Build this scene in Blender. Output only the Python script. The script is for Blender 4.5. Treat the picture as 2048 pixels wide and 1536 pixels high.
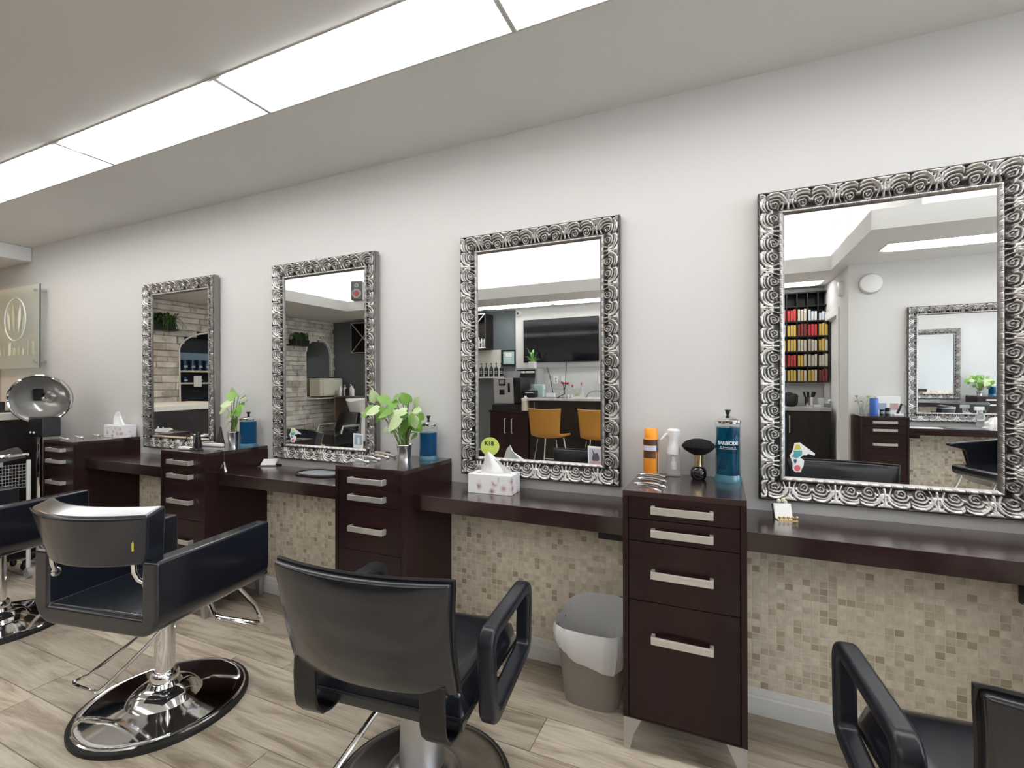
import bpy, bmesh, math, random
from mathutils import Vector, Matrix, Euler
import numpy as np
random.seed(7)
for _o in list(bpy.data.objects): bpy.data.objects.remove(_o)
scene = bpy.context.scene
COL = scene.collection
# ---------------------------------------------------------------- camera
FPX = 947.85; YAW = math.radians(23.972); PIT = math.radians(.292); ROL = math.radians(-.0876)
CAM = np.array([0, -2.12, 1.2935])
_F = np.array([-math.sin(YAW)*math.cos(PIT), math.cos(YAW)*math.cos(PIT), math.sin(PIT)])
_R = np.array([math.cos(YAW), math.sin(YAW), 0.0]); _U = np.cross(_R, _F)
_R, _U = math.cos(ROL)*_R + math.sin(ROL)*_U, -math.sin(ROL)*_R + math.cos(ROL)*_U
cd = bpy.data.cameras.new('camera'); cam = bpy.data.objects.new('camera', cd); COL.objects.link(cam)
cd.sensor_width = 36; cd.lens = FPX*36/2048; cd.clip_start = .02; cd.clip_end = 200
cam.matrix_world = Matrix([[_R[0], _U[0], -_F[0], CAM[0]], [_R[1], _U[1], -_F[1], CAM[1]], [_R[2], _U[2], -_F[2], CAM[2]], [0, 0, 0, 1]])
scene.camera = cam
# pixel (2048x1536) -> point on a world plane, straight or by way of the wall mirrors
def _ray(u, v): return _F + (u-1024)/FPX*_R + (768-v)/FPX*_U
def onz(u, v, z): d = _ray(u, v); return Vector(CAM + (z-CAM[2])/d[2]*d)
def ony(u, v, y): d = _ray(u, v); return Vector(CAM + (y-CAM[1])/d[1]*d)
LEAN = math.radians(.5)
_n = np.array([0, -math.cos(LEAN), -math.sin(LEAN)]); _p = np.array([0, -.03, .82])
_C2 = CAM - 2*((CAM-_p)@_n)*_n
def _mray(u, v): d = _ray(u, v); return d - 2*(d@_n)*_n
def my(u, v, y): d = _mray(u, v); return Vector(_C2 + (y-_C2[1])/d[1]*d)
def mx(u, v, x): d = _mray(u, v); return Vector(_C2 + (x-_C2[0])/d[0]*d)
def mz(u, v, z): d = _mray(u, v); return Vector(_C2 + (z-_C2[2])/d[2]*d)
# ---------------------------------------------------------------- world, exposure
w = bpy.data.worlds.new('world'); scene.world = w; w.use_nodes = True
bg = w.node_tree.nodes['Background']; bg.inputs[0].default_value = (.78, .89, 1.0, 1); bg.inputs[1].default_value = 6.0
vs = scene.view_settings
vs.view_transform = 'Standard'; vs.look = 'None'; vs.gamma = 1; vs.use_curve_mapping = False; vs.exposure = 0.46
LIGHT = 12.5      # emission of the troffer lenses
COVE = 26.0      # emission of the cove strips
ZC = 2.5375      # soffit height
# ---------------------------------------------------------------- helpers
def tag(o, label=None, cat=None, group=None, kind=None):
    if label: o['label'] = label
    if cat: o['category'] = cat
    if group: o['group'] = group
    if kind: o['kind'] = kind
    return o
def empty(name, loc=(0, 0, 0), rz=0, parent=None):
    o = bpy.data.objects.new(name, None); COL.objects.link(o); o.location = loc; o.rotation_euler = (0, 0, rz)
    o.empty_display_size = .05
    if parent: o.parent = parent
    return o
def thing(name, label, cat, loc=(0, 0, 0), rz=0, group=None): return tag(empty(name, loc, rz), label, cat, group)
def copy_tree(o, parent=None):
    c = o.copy(); COL.objects.link(c); c.parent = parent
    for ch in list(o.children): copy_tree(ch, c)
    return c
class MB:
    def __init__(s): s.v = []; s.f = []; s.M = Matrix.Identity(4)
    def at(s, loc=(0, 0, 0), rot=(0, 0, 0), scale=(1, 1, 1)):
        s.M = Matrix.LocRotScale(Vector(loc), Euler(rot), Vector(scale)); return s
    def add(s, vs_, fs):
        b = len(s.v); s.v += [tuple(s.M @ Vector(p)) for p in vs_]; s.f += [tuple(i+b for i in q) for q in fs]; return s
    def box(s, x0, x1, y0, y1, z0, z1):
        return s.add([(x, y, z) for x in (x0, x1) for y in (y0, y1) for z in (z0, z1)],
                     [(0, 1, 3, 2), (4, 6, 7, 5), (0, 4, 5, 1), (2, 3, 7, 6), (0, 2, 6, 4), (1, 5, 7, 3)])
    def cbox(s, cx, cy, cz, sx, sy, sz): return s.box(cx-sx/2, cx+sx/2, cy-sy/2, cy+sy/2, cz-sz/2, cz+sz/2)
    def chamf(s, x0, x1, y0, y1, z0, z1, c):      # bevelled front (toward -y) tile / stone
        return s.add([(x0, y1, z0), (x1, y1, z0), (x1, y1, z1), (x0, y1, z1), (x0, y0+c, z0), (x1, y0+c, z0), (x1, y0+c, z1), (x0, y0+c, z1),
                      (x0+c, y0, z0+c), (x1-c, y0, z0+c), (x1-c, y0, z1-c), (x0+c, y0, z1-c)],
                     [(8, 9, 10, 11), (4, 5, 9, 8), (5, 6, 10, 9), (6, 7, 11, 10), (7, 4, 8, 11), (0, 1, 5, 4), (1, 2, 6, 5), (2, 3, 7, 6), (3, 0, 4, 7)])
    def lathe(s, prof, n=32, cap=True, ax='z', arc=None):
        vs_ = []; fs = []; m = len(prof); full = arc is None; a0, a1 = (0, 2*math.pi) if full else arc
        k = n if full else n+1
        for i in range(k):
            a = a0+(a1-a0)*i/n; c, q = math.cos(a), math.sin(a)
            for r, h in prof: vs_.append((r*c, r*q, h) if ax == 'z' else ((r*c, h, r*q) if ax == 'y' else (h, r*c, r*q)))
        for i in range(n):
            j = (i+1) % k
            for t in range(m-1): fs.append((i*m+t, j*m+t, j*m+t+1, i*m+t+1))
        if cap and full:
            if prof[0][0] > 1e-6: fs.append(tuple(i*m for i in range(n))[::-1])
            if prof[-1][0] > 1e-6: fs.append(tuple(i*m+m-1 for i in range(n)))
        return s.add(vs_, fs)
    def tube(s, pts, r, n=8, closed=False, cap=True):
        pts = [Vector(p) for p in pts]; N = len(pts); rs = r if isinstance(r, (list, tuple)) else [r]*N
        vs_ = []; fs = []; up = None
        for i, p in enumerate(pts):
            a = pts[(i-1) % N] if (closed or i > 0) else p; b = pts[(i+1) % N] if (closed or i < N-1) else p
            t = (b-a).normalized()
            if up is None: up = Vector((0, 0, 1)) if abs(t.z) < .9 else Vector((1, 0, 0))
            x = t.cross(up)
            if x.length < 1e-5: x = t.orthogonal()
            x.normalize(); y = x.cross(t).normalized(); up = y
            for k in range(n):
                q = 2*math.pi*k/n; vs_.append(p + x*math.cos(q)*rs[i] + y*math.sin(q)*rs[i])
        for i in range(N if closed else N-1):
            j = (i+1) % N
            for k in range(n): fs.append((i*n+k, i*n+(k+1) % n, j*n+(k+1) % n, j*n+k))
        if cap and not closed:
            fs.append(tuple(range(n))[::-1]); fs.append(tuple((N-1)*n+k for k in range(n)))
        return s.add(vs_, fs)
    def prism(s, poly, d0, d1, plane='xz'):       # polygon extruded along the third axis
        n = len(poly)
        def P(a, b, d): return (a, d, b) if plane == 'xz' else ((a, b, d) if plane == 'xy' else (d, a, b))
        vs_ = [P(a, b, d0) for a, b in poly]+[P(a, b, d1) for a, b in poly]
        fs = [tuple(range(n)), tuple(range(2*n-1, n-1, -1))]+[(i, i+n, (i+1) % n+n, (i+1) % n) for i in range(n)]
        return s.add(vs_, fs)
    def grid(s, fn, nu, nv, flip=False, closeu=False):
        vs_ = [fn(i/nu, j/nv) for i in range(nu+1) for j in range(nv+1)]; m = nv+1
        fs = [((i*m+j), ((i+1)*m+j), ((i+1)*m+j+1), (i*m+j+1)) for i in range(nu) for j in range(nv)]
        if flip: fs = [q[::-1] for q in fs]
        return s.add(vs_, fs)
    def blob(s, c, r, n=12, m=8, pw=1.0):         # (super)ellipsoid
        def sp(x, e): return math.copysign(abs(x)**e, x)
        vs_ = []; fs = []
        for i in range(m+1):
            ph = -math.pi/2+math.pi*i/m
            for k in range(n):
                th = 2*math.pi*k/n
                vs_.append((c[0]+r[0]*sp(math.cos(ph), pw)*sp(math.cos(th), pw), c[1]+r[1]*sp(math.cos(ph), pw)*sp(math.sin(th), pw), c[2]+r[2]*sp(math.sin(ph), pw)))
        for i in range(m):
            for k in range(n): fs.append((i*n+k, i*n+(k+1) % n, (i+1)*n+(k+1) % n, (i+1)*n+k))
        return s.add(vs_, fs)
    def mesh(s, name, fix=True):
        me = bpy.data.meshes.new(name); me.from_pydata(s.v, [], s.f)
        if fix:
            bm = bmesh.new(); bm.from_mesh(me); bmesh.ops.remove_doubles(bm, verts=bm.verts, dist=1e-6)
            bmesh.ops.recalc_face_normals(bm, faces=bm.faces); bm.to_mesh(me); bm.free()
        me.update(); return me
    def obj(s, name, m, parent=None, smooth=None, bev=0, seg=2, sub=0, fix=True, loc=None, rot=None):
        return link(name, s.mesh(name, fix), m, parent, smooth, bev, seg, sub, loc, rot)
def link(name, me, m, parent=None, smooth=None, bev=0, seg=2, sub=0, loc=None, rot=None):
    o = bpy.data.objects.new(name, me); COL.objects.link(o)
    if m is not None and not me.materials:
        for q in (m if isinstance(m, (list, tuple)) else [m]): me.materials.append(q)
    if parent: o.parent = parent
    if loc is not None: o.location = loc
    if rot is not None: o.rotation_euler = rot
    if bev:
        b = o.modifiers.new('bevel', 'BEVEL'); b.width = bev; b.segments = seg; b.limit_method = 'ANGLE'; b.angle_limit = math.radians(35); b.harden_normals = True
        smooth = True if smooth is None else smooth
    if sub:
        q = o.modifiers.new('sub', 'SUBSURF'); q.levels = sub; q.render_levels = sub; smooth = True
    if smooth: me.polygons.foreach_set('use_smooth', [True]*len(me.polygons)); me.set_sharp_from_angle(angle=math.radians(40)) if not sub else None
    return o
def text_obj(name, s, size, m, parent=None, loc=(0, 0, 0), rot=(0, 0, 0), align='CENTER', bold=0, ext=.0004, sx=1.0):
    cu = bpy.data.curves.new(name, 'FONT'); cu.body = s; cu.size = size; cu.align_x = align; cu.align_y = 'CENTER'; cu.extrude = ext; cu.offset = bold; cu.resolution_u = 3
    t = bpy.data.objects.new(name+'_tmp', cu); COL.objects.link(t)
    dg = bpy.context.evaluated_depsgraph_get(); me = bpy.data.meshes.new_from_object(t.evaluated_get(dg)); bpy.data.objects.remove(t); bpy.data.curves.remove(cu)
    o = bpy.data.objects.new(name, me); COL.objects.link(o); me.materials.clear(); me.materials.append(m)
    o.location = loc; o.rotation_euler = rot; o.scale = (sx, 1, 1)
    if parent: o.parent = parent
    return o
def arcpts(cx, cy, r, a0, a1, n): return [(cx+r*math.cos(math.radians(a0+(a1-a0)*i/n)), cy+r*math.sin(math.radians(a0+(a1-a0)*i/n))) for i in range(n+1)]
def rrect(w, h, r, n=5):
    p = []
    for cx, cy, a in ((w/2-r, h/2-r, 0), (-w/2+r, h/2-r, 90), (-w/2+r, -h/2+r, 180), (w/2-r, -h/2+r, 270)): p += arcpts(cx, cy, r, a, a+90, n)
    return p
# ---------------------------------------------------------------- materials
MATS = {}
def mat(name, col=(.5, .5, .5), rough=.5, metal=0, bump=0, bscale=60, var=0, vscale=8, trans=0, ior=1.45, emit=0, ecol=None, coat=0, spec=.5, alpha=1, stretch=(1, 1, 1), col2=None, crough=.03):
    if name in MATS: return MATS[name]
    m = bpy.data.materials.new(name); m.use_nodes = True; nt = m.node_tree; N = nt.nodes; L = nt.links; b = N['Principled BSDF']
    b.inputs['Base Color'].default_value = (*col, 1); b.inputs['Roughness'].default_value = rough; b.inputs['Metallic'].default_value = metal
    b.inputs['Transmission Weight'].default_value = trans; b.inputs['IOR'].default_value = ior; b.inputs['Coat Weight'].default_value = coat; b.inputs['Coat Roughness'].default_value = crough
    b.inputs['Specular IOR Level'].default_value = spec; b.inputs['Alpha'].default_value = alpha
    if emit: b.inputs['Emission Color'].default_value = (*(ecol or col), 1); b.inputs['Emission Strength'].default_value = emit
    if bump or var:
        tc = N.new('ShaderNodeTexCoord'); mp = N.new('ShaderNodeMapping'); mp.inputs['Scale'].default_value = stretch; L.new(tc.outputs['Object'], mp.inputs[0])
    if var:
        n = N.new('ShaderNodeTexNoise'); n.inputs['Scale'].default_value = vscale; n.inputs['Detail'].default_value = 5; L.new(mp.outputs[0], n.inputs[0])
        r = N.new('ShaderNodeMixRGB'); c2 = col2 or tuple(c*(1-var) for c in col); r.inputs[1].default_value = (*c2, 1); r.inputs[2].default_value = (*(col if col2 else [min(1, c*(1+var)) for c in col]), 1)
        rp = N.new('ShaderNodeValToRGB'); rp.color_ramp.elements[0].position = .3; rp.color_ramp.elements[1].position = .7
        L.new(n.outputs[0], rp.inputs[0]); L.new(rp.outputs[0], r.inputs[0]); L.new(r.outputs[0], b.inputs['Base Color'])
    if bump:
        n2 = N.new('ShaderNodeTexNoise'); n2.inputs['Scale'].default_value = bscale; n2.inputs['Detail'].default_value = 4; L.new(mp.outputs[0], n2.inputs[0])
        bp = N.new('ShaderNodeBump'); bp.inputs['Strength'].default_value = bump; bp.inputs['Distance'].default_value = .002; L.new(n2.outputs[0], bp.inputs['Height']); L.new(bp.outputs[0], b.inputs['Normal'])
    MATS[name] = m; return m
M_WALL = mat('wall_paint', (.665, .66, .65), .75, bump=.06, bscale=250)
M_CEIL = mat('ceiling_paint', (.78, .778, .77), .85, bump=.05, bscale=200)
M_TRIM = mat('trim_paint', (.86, .86, .85), .35)
M_GREY = mat('charcoal_paint', (.135, .16, .17), .6)
M_WOOD = mat('espresso_wood', (.027, .0085, .009), .36, var=.5, vscale=9, stretch=(1, 1, .06), col2=(.013, .0045, .005), bump=.05, bscale=90, coat=.05, spec=.4)
M_WOODH = mat('espresso_wood_top', (.033, .0125, .0125), .26, var=.5, vscale=9, stretch=(.06, 1, 1), col2=(.014, .0055, .006), bump=.03, bscale=90, coat=1.0, crough=.17)
M_BLACKWOOD = mat('black_wood', (.012, .0085, .008), .4, var=.4, vscale=10, stretch=(1, 1, .08))
M_NICKEL = mat('brushed_nickel', (.70, .675, .64), .34, .7, bump=.05, bscale=300, stretch=(.05, 1, 1))
M_ALU = mat('brushed_aluminium', (.55, .56, .58), .36, 1, bump=.04, bscale=300)
M_CHROME = mat('chrome', (.82, .82, .83), .06, 1)
M_LEATH = mat('black_leather', (.0095, .0125, .0205), .27, coat=.7, crough=.14, spec=.5, var=.3, vscale=3)
M_LEATH2 = mat('black_vinyl', (.0085, .0105, .0155), .25, coat=.6, crough=.12, spec=.5)
M_PLAST = mat('black_plastic', (.01, .01, .011), .35)
M_RUB = mat('black_rubber', (.012, .012, .012), .55)
M_ARM = mat('charcoal_urethane', (.012, .014, .020), .30, bump=.03, bscale=500)
M_GLASS = mat('clear_glass', (.97, 1, .99), .0, trans=1, ior=1.45)
M_MIRROR = mat('mirror_silver', (.89, .90, .895), .0, 1)
M_WHITE = mat('white_plastic', (.82, .82, .82), .4)
M_CER = mat('white_ceramic', (.86, .86, .85), .12, coat=.4)
M_PAPER = mat('white_paper', (.85, .85, .85), .8)
M_GREYP = mat('grey_plastic', (.30, .31, .32), .4)
M_LENS = mat('troffer_lens', (.9, .9, .9), .5, emit=LIGHT, ecol=(1, .99, .975))
M_LENS2 = mat('troffer_basket', (.9, .9, .9), .5, emit=LIGHT*.3, ecol=(1, .99, .98))
M_COVE = mat('cove_strip', (.9, .9, .9), .5, emit=COVE, ecol=(1, .99, .975))
# ================================================================ room shell
XW, XE, YS, YS2, XR = -7.5, 5.6, -5.55, -4.17, 1.26      # west wall, east wall, far wall, salon wall opposite, return wall
def struct(name, mb, m, parent=None, **k):
    o = mb.obj(name, m, parent, **k)
    if parent is None: o['kind'] = 'structure'
    return o
ZT = 3.2   # tray ceiling
floor = struct('floor', MB().box(XW, XE, YS, 0, -.08, -.006), mat('floor_base', (.12, .10, .08), .7))
wall_n = struct('wall_north', MB().box(XW, XE, 0, .12, -.08, ZT), M_WALL)
wall_w = struct('wall_west', MB().box(XW-.15, XW-.03, YS-.12, -3.68, -.08, ZT).box(XW-.15, XW-.03, -2.42, .12, -.08, ZT).box(XW-.15, XW-.03, -3.68, -2.42, -.08, .55).box(XW-.15, XW-.03, -3.68, -2.42, 2.12, ZT), mat('mortar', (.72, .69, .63), .9, bump=.3, bscale=80))
wall_s = struct('wall_south', MB().box(-3.3, XR, YS-.12, YS, -.08, ZT), M_WALL)
wall_sg = struct('wall_south_grey', MB().box(XW-.03, -3.3, YS-.12, YS, -.08, ZT), M_GREY)
wall_s2 = struct('wall_southeast', MB().box(XR, XE, YS2-.12, YS2, -.08, ZT), M_WALL)
# return wall with a doorway
mb = MB(); mb.box(XR, XR+.12, YS2-.52, YS2-.12, -.08, ZT).box(XR, XR+.12, YS-.12, YS2-1.30, -.08, ZT).box(XR, XR+.12, YS2-1.30, YS2-.52, 2.06, ZT)
wall_r = struct('wall_return', mb, M_WALL)
mb = MB(); x = XR
mb.box(x-.016, x, YS2-.52, YS2-.43, 0, 2.15).box(x-.016, x, YS2-1.38, YS2-1.30, 0, 2.15).box(x-.016, x, YS2-1.30, YS2-.52, 2.06, 2.15)
mb.box(x, x+.12, YS2-.54, YS2-.52, 0, 2.06).box(x, x+.12, YS2-1.30, YS2-1.28, 0, 2.06)
struct('trim_1', mb, M_TRIM, bev=.004)
door = struct('door_1', MB().box(XR+.05, XR+.09, YS2-1.28, YS2-.54, .01, 2.05), M_TRIM, bev=.003)
MB().at((XR+.035, YS2-1.2, 1.0)).blob((0, 0, 0), (.028, .028, .028)).obj('door_handle', M_NICKEL, door, smooth=True)
# white proud panel that carries the television
panel = struct('wall_panel', MB().box(-3.30, -1.0, YS, YS+.03, 1.52, ZC), M_WALL)
# ceiling: soffit at ZC round a raised tray, slots for the troffers
SL = (-.873, -.601)                  # slot of the near row
ROW2 = (-5.25, -4.97)                # far row
ROW3 = (-3.60, -3.30)                # right row
TX0, TX1, TY0, TY1, TYR = -6.0, XE, -4.35, -1.55, -2.74
mb = MB(); z0, z1 = ZC, ZC+.02
XS0, XS1 = -5.55, 5.43                # near slot runs
mb.box(XW, XE, SL[1], 0, z0, z1).box(XW, XE, TY1, SL[0], z0, z1).box(XW, XS0, SL[0], SL[1], z0, z1).box(XS1, XE, SL[0], SL[1], z0, z1)
mb.box(XW, TX0, TY0, TY1, z0, z1)
R2a, R2b = -6.2, 1.18
mb.box(XW, XR, ROW2[1], TY0, z0, z1).box(XW, XR, YS, ROW2[0], z0, z1).box(XW, R2a, ROW2[0], ROW2[1], z0, z1).box(R2b, XR, ROW2[0], ROW2[1], z0, z1)
R3a, R3b = 1.38, 5.04
mb.box(1.13, XE, ROW3[1], TYR, z0, z1).box(1.13, XE, TY0, ROW3[0], z0, z1).box(1.13, R3a, ROW3[0], ROW3[1], z0, z1).box(R3b, XE, ROW3[0], ROW3[1], z0, z1)
ceiling = struct('ceiling', mb, M_CEIL)
lipt = .165
mb = MB(); t = .05; zl = ZC+.0205
mb.box(TX0, 1.13, TY0-t, TY0, zl, ZC+lipt).box(TX0-t, TX0, TY0-t, TY1+t, zl, ZC+lipt).box(TX0, XE, TY1, TY1+t, zl, ZC+lipt)
mb.box(1.13, XE, TYR-t, TYR, zl, ZC+lipt).box(1.13, 1.13+t, TY0-t, TYR-t, zl, ZC+lipt)
struct('trim_2', mb, M_CEIL)
mb = MB().box(XW-.15, XE+.12, YS-.12, .12, ZT, ZT+.03)
mb.box(TX0-.5, XE, TY0-.55, TY0-.5, ZC+.02, ZT).box(TX0-.55, TX0-.5, TY0-.5, TY1+.5, ZC+.02, ZT).box(TX0-.5, XE, TY1+.5, TY1+.55, ZC+.02, ZT).box(1.63, XE, TYR-.55, TYR-.5, ZC+.02, ZT)
struct('ceiling_tray', mb, M_CEIL)
def cove(label, *b): tag(MB().box(*b).obj('cove_light', M_COVE), label, 'light', 'hidden strips of the cove')
cove('white cove light strip behind the far lip of the ceiling tray', TX0, 1.0, TY0-.16, TY0-.12, ZC+.03, ZC+.05)
cove('white cove light strip behind the west lip of the ceiling tray', TX0-.16, TX0-.12, TY0, TY1, ZC+.03, ZC+.05)
cove('white cove light strip above the opposite styling station', 1.3, XE-.1, TYR-.16, TYR-.12, ZC+.03, ZC+.05)
cove('white cove light strip behind the near lip of the ceiling tray', TX0, XE-.1, TY1+.12, TY1+.16, ZC+.03, ZC+.05)
cove('white cove light strip behind the short step of the ceiling tray', 1.25, 1.29, TY0, TYR-.2, ZC+.03, ZC+.05)
# beam at the west end over the reception
struct('trim_3', MB().box(XW, -5.62, -.58, 0, ZC-.13, ZC), M_CEIL, bev=.01)
# baseboards
def base_prof(x0, x1, y, d, name):
    mb = MB(); mb.prism([(y, 0), (y-.016*d, 0), (y-.016*d, .066), (y-.012*d, .072), (y-.012*d, .08), (y-.006*d, .096), (y, .1)], x0, x1, 'yz')
    return struct(name, mb, M_TRIM)
base_prof(-4.75, XE, -.004, 1, 'baseboard_north'); base_prof(XR, XE, YS2, -1, 'baseboard_southeast')
# storefront on the east side
mb = MB(); x0, x1 = XE, XE+.12
mb.box(x0, x1, YS2, 0, -.08, .45).box(x0, x1, YS2, 0, 2.30, ZT).box(x0, x1, -.25, 0, .45, 2.3).box(x0, x1, YS2, YS2+.25, .45, 2.3)
wall_e = struct('wall_east', mb, M_WALL)
mb = MB(); yy = [YS2+.25, -2.7, -1.5, -.25]
for y in yy: mb.box(x0+.02, x0+.09, y-.03, y+.03, .45, 2.3)
mb.box(x0+.02, x0+.09, YS2+.25, -.25, .45, .5).box(x0+.02, x0+.09, YS2+.25, -.25, 2.22, 2.3)
win = struct('window_1', mb, M_PLAST)
for a, b in zip(yy[:-1], yy[1:]): MB().box(x0+.05, x0+.056, a+.03, b-.03, .5, 2.22).obj('pane', mat('window_glass', (1, 1, 1), .0, trans=1, ior=1.02), win)
struct('pavement', MB().box(XE+.2, XE+9, -12, 8, -.2, -.12), mat('asphalt', (.30, .30, .30), .9, var=.3, vscale=4))
# ---- floor planks, each its own piece
def plank_mat():
    m = bpy.data.materials.new('plank_oak'); m.use_nodes = True; nt = m.node_tree; N = nt.nodes; L = nt.links; b = N['Principled BSDF']
    tc = N.new('ShaderNodeTexCoord'); oi = N.new('ShaderNodeObjectInfo'); add = N.new('ShaderNodeVectorMath'); add.operation = 'ADD'
    mul = N.new('ShaderNodeVectorMath'); mul.operation = 'SCALE'; mul.inputs['Scale'].default_value = 31.0
    cmb = N.new('ShaderNodeCombineXYZ'); L.new(oi.outputs['Random'], cmb.inputs[0]); L.new(oi.outputs['Random'], cmb.inputs[1]); L.new(cmb.outputs[0], mul.inputs[0])
    L.new(tc.outputs['Object'], add.inputs[0]); L.new(mul.outputs[0], add.inputs[1])
    mp = N.new('ShaderNodeMapping'); mp.inputs['Scale'].default_value = (1.1, 7.5, 1); L.new(add.outputs[0], mp.inputs[0])
    n = N.new('ShaderNodeTexNoise'); n.inputs['Scale'].default_value = 2.0; n.inputs['Detail'].default_value = 8; n.inputs['Roughness'].default_value = .62; n.inputs['Distortion'].default_value = .9; L.new(mp.outputs[0], n.inputs[0])
    rp = N.new('ShaderNodeValToRGB'); e = rp.color_ramp.elements
    e[0].position = .27; e[0].color = (.23, .17, .12, 1); e[1].position = .72; e[1].color = (.74, .66, .54, 1)
    q = e.new(.42); q.color = (.46, .385, .295, 1); q = e.new(.52); q.color = (.62, .54, .43, 1)
    L.new(n.outputs[0], rp.inputs[0])
    mp2 = N.new('ShaderNodeMapping'); mp2.inputs['Scale'].default_value = (3, 60, 1); L.new(add.outputs[0], mp2.inputs[0])
    n2 = N.new('ShaderNodeTexNoise'); n2.inputs['Scale'].default_value = 2.0; n2.inputs['Detail'].default_value = 3; L.new(mp2.outputs[0], n2.inputs[0])
    r2 = N.new('ShaderNodeMapRange'); r2.inputs['From Min'].default_value = .3; r2.inputs['From Max'].default_value = .7; r2.inputs['To Min'].default_value = .86; r2.inputs['To Max'].default_value = 1.08; L.new(n2.outputs[0], r2.inputs[0])
    hv = N.new('ShaderNodeHueSaturation'); L.new(rp.outputs[0], hv.inputs['Color'])
    mr = N.new('ShaderNodeMapRange'); mr.inputs['To Min'].default_value = .72; mr.inputs['To Max'].default_value = 1.18; L.new(oi.outputs['Random'], mr.inputs[0])
    mm = N.new('ShaderNodeMath'); mm.operation = 'MULTIPLY'; L.new(mr.outputs[0], mm.inputs[0]); L.new(r2.outputs[0], mm.inputs[1]); L.new(mm.outputs[0], hv.inputs['Value'])
    L.new(hv.outputs[0], b.inputs['Base Color']); b.inputs['Roughness'].default_value = .42
    bp = N.new('ShaderNodeBump'); bp.inputs['Strength'].default_value = .12; bp.inputs['Distance'].default_value = .001; L.new(n2.outputs[0], bp.inputs['Height']); L.new(bp.outputs[0], b.inputs['Normal'])
    return m
M_PLANK = plank_mat()
far_planks = MB(); rnd = random.Random(3); y = -.0; row = 0; PWID = .185; PLEN = 1.22
while y > YS+.01:
    y1 = max(y-PWID, YS); x = XW - rnd.uniform(0, PLEN)
    while x < XE:
        a, b = max(x, XW), min(x+PLEN, XE)
        if y1 < YS2-.12+.001: b = min(b, XR+.12)
        if b-a > .03:
            far = (a+b)/2 > 3.85; m_ = (a+b)/2; dd = y-y1; mb = far_planks.at((m_, y1, 0)) if far else MB().at()
            mb.add([(a-m_+.0006, .0006, -.006), (b-m_-.0006, .0006, -.006), (b-m_-.0006, dd-.0006, -.006), (a-m_+.0006, dd-.0006, -.006),
                    (a-m_+.0018, .0018, 0), (b-m_-.0018, .0018, 0), (b-m_-.0018, dd-.0018, 0), (a-m_+.0018, dd-.0018, 0)],
                   [(0, 1, 5, 4), (1, 2, 6, 5), (2, 3, 7, 6), (3, 0, 4, 7), (4, 5, 6, 7)])
            if not far: mb.obj('plank', M_PLANK, floor, loc=(m_, y1, 0), fix=False)
        x += PLEN
    y = y1; row += 1
o = far_planks.obj('planking', M_PLANK, floor, fix=False); o['kind'] = 'stuff'
# ---- mosaic tiles on the north wall
def tile_mat(name, src):
    m = bpy.data.materials.new(name); m.use_nodes = True; nt = m.node_tree; N = nt.nodes; L = nt.links; b = N['Principled BSDF']
    if src == 'obj': a = N.new('ShaderNodeObjectInfo'); out = a.outputs['Color']
    else: a = N.new('ShaderNodeVertexColor'); a.layer_name = 'tone'; out = a.outputs[0]
    g = N.new('ShaderNodeNewGeometry'); n = N.new('ShaderNodeTexNoise'); n.inputs['Scale'].default_value = 45; n.inputs['Detail'].default_value = 5; L.new(g.outputs['Position'], n.inputs[0])
    mr = N.new('ShaderNodeMapRange'); mr.inputs['From Min'].default_value = .3; mr.inputs['From Max'].default_value = .7; mr.inputs['To Min'].default_value = .86; mr.inputs['To Max'].default_value = 1.1; L.new(n.outputs[0], mr.inputs[0])
    hv = N.new('ShaderNodeHueSaturation'); L.new(out, hv.inputs['Color']); L.new(mr.outputs[0], hv.inputs['Value']); L.new(hv.outputs[0], b.inputs['Base Color']); b.inputs['Roughness'].default_value = .38
    return m
M_TILE = tile_mat('travertine_tile', 'obj'); M_TILES = tile_mat('travertine_tiles', 'attr')
def tone(r):
    k = r.random()
    if k < .66: c = (.84, .76, .62); s = r.uniform(.90, 1.08)
    elif k < .93: c = (.73, .635, .495); s = r.uniform(.85, 1.05)
    else: c = (.55, .44, .31); s = r.uniform(.8, 1.1)
    return tuple(min(1, q*s) for q in c)
def stuff_mesh(mb, cols, per, name, m, parent):
    me = mb.mesh(name, fix=False); at = me.color_attributes.new('tone', 'FLOAT_COLOR', 'POINT')
    buf = []
    for c in cols: buf += [c[0], c[1], c[2], 1]*per
    at.data.foreach_set('color', buf)
    o = link(name, me, m, parent); o['kind'] = 'stuff'; return o
PX, PZ, TH = .0285, .0268, .006
rt = random.Random(11)
M_GROUT = mat('grout', (.84, .78, .67), .85)
def mosaic(x0, x1, z0, z1, y, d, single):      # single(x,z)->bool, d=+1: faces -y
    out = []
    nx = int((x1-x0)/PX); nz = int((z1-z0)/PZ)
    for i in range(nx):
        for j in range(nz): out.append((x0+i*PX+.0012, z0+j*PZ+.0012, tone(rt)))
    return out
bays = [(-3.99, -3.04), (-2.64, -1.69), (-1.28, -.335), (.075, 1.02), (1.43, 2.37), (2.78, 3.72), (4.14, 5.55)]
alltiles = []
for a, b in bays: alltiles += mosaic(a, b, .1, .745, 0, 1, None)
def vis(x, z):
    d = np.array([x, 0, z])-CAM; zz = d@_F; u = 1024+FPX*(d@_R)/zz; v = 768-FPX*(d@_U)/zz
    if not (0 < u < 2048 and 0 < v < 1536) or not (.075 < x < 1.02): return 0
    if 1650 < u < 1850 and v > 1320: return 0
    if v < 1085+(u-1497)*.11: return 0
    return 1/zz
alltiles.sort(key=lambda t: -vis(t[0], t[1]))
tm = MB().chamf(0, PX-.0024, 0, TH, 0, PZ-.0024, .0012).mesh('tile', fix=False)
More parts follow.
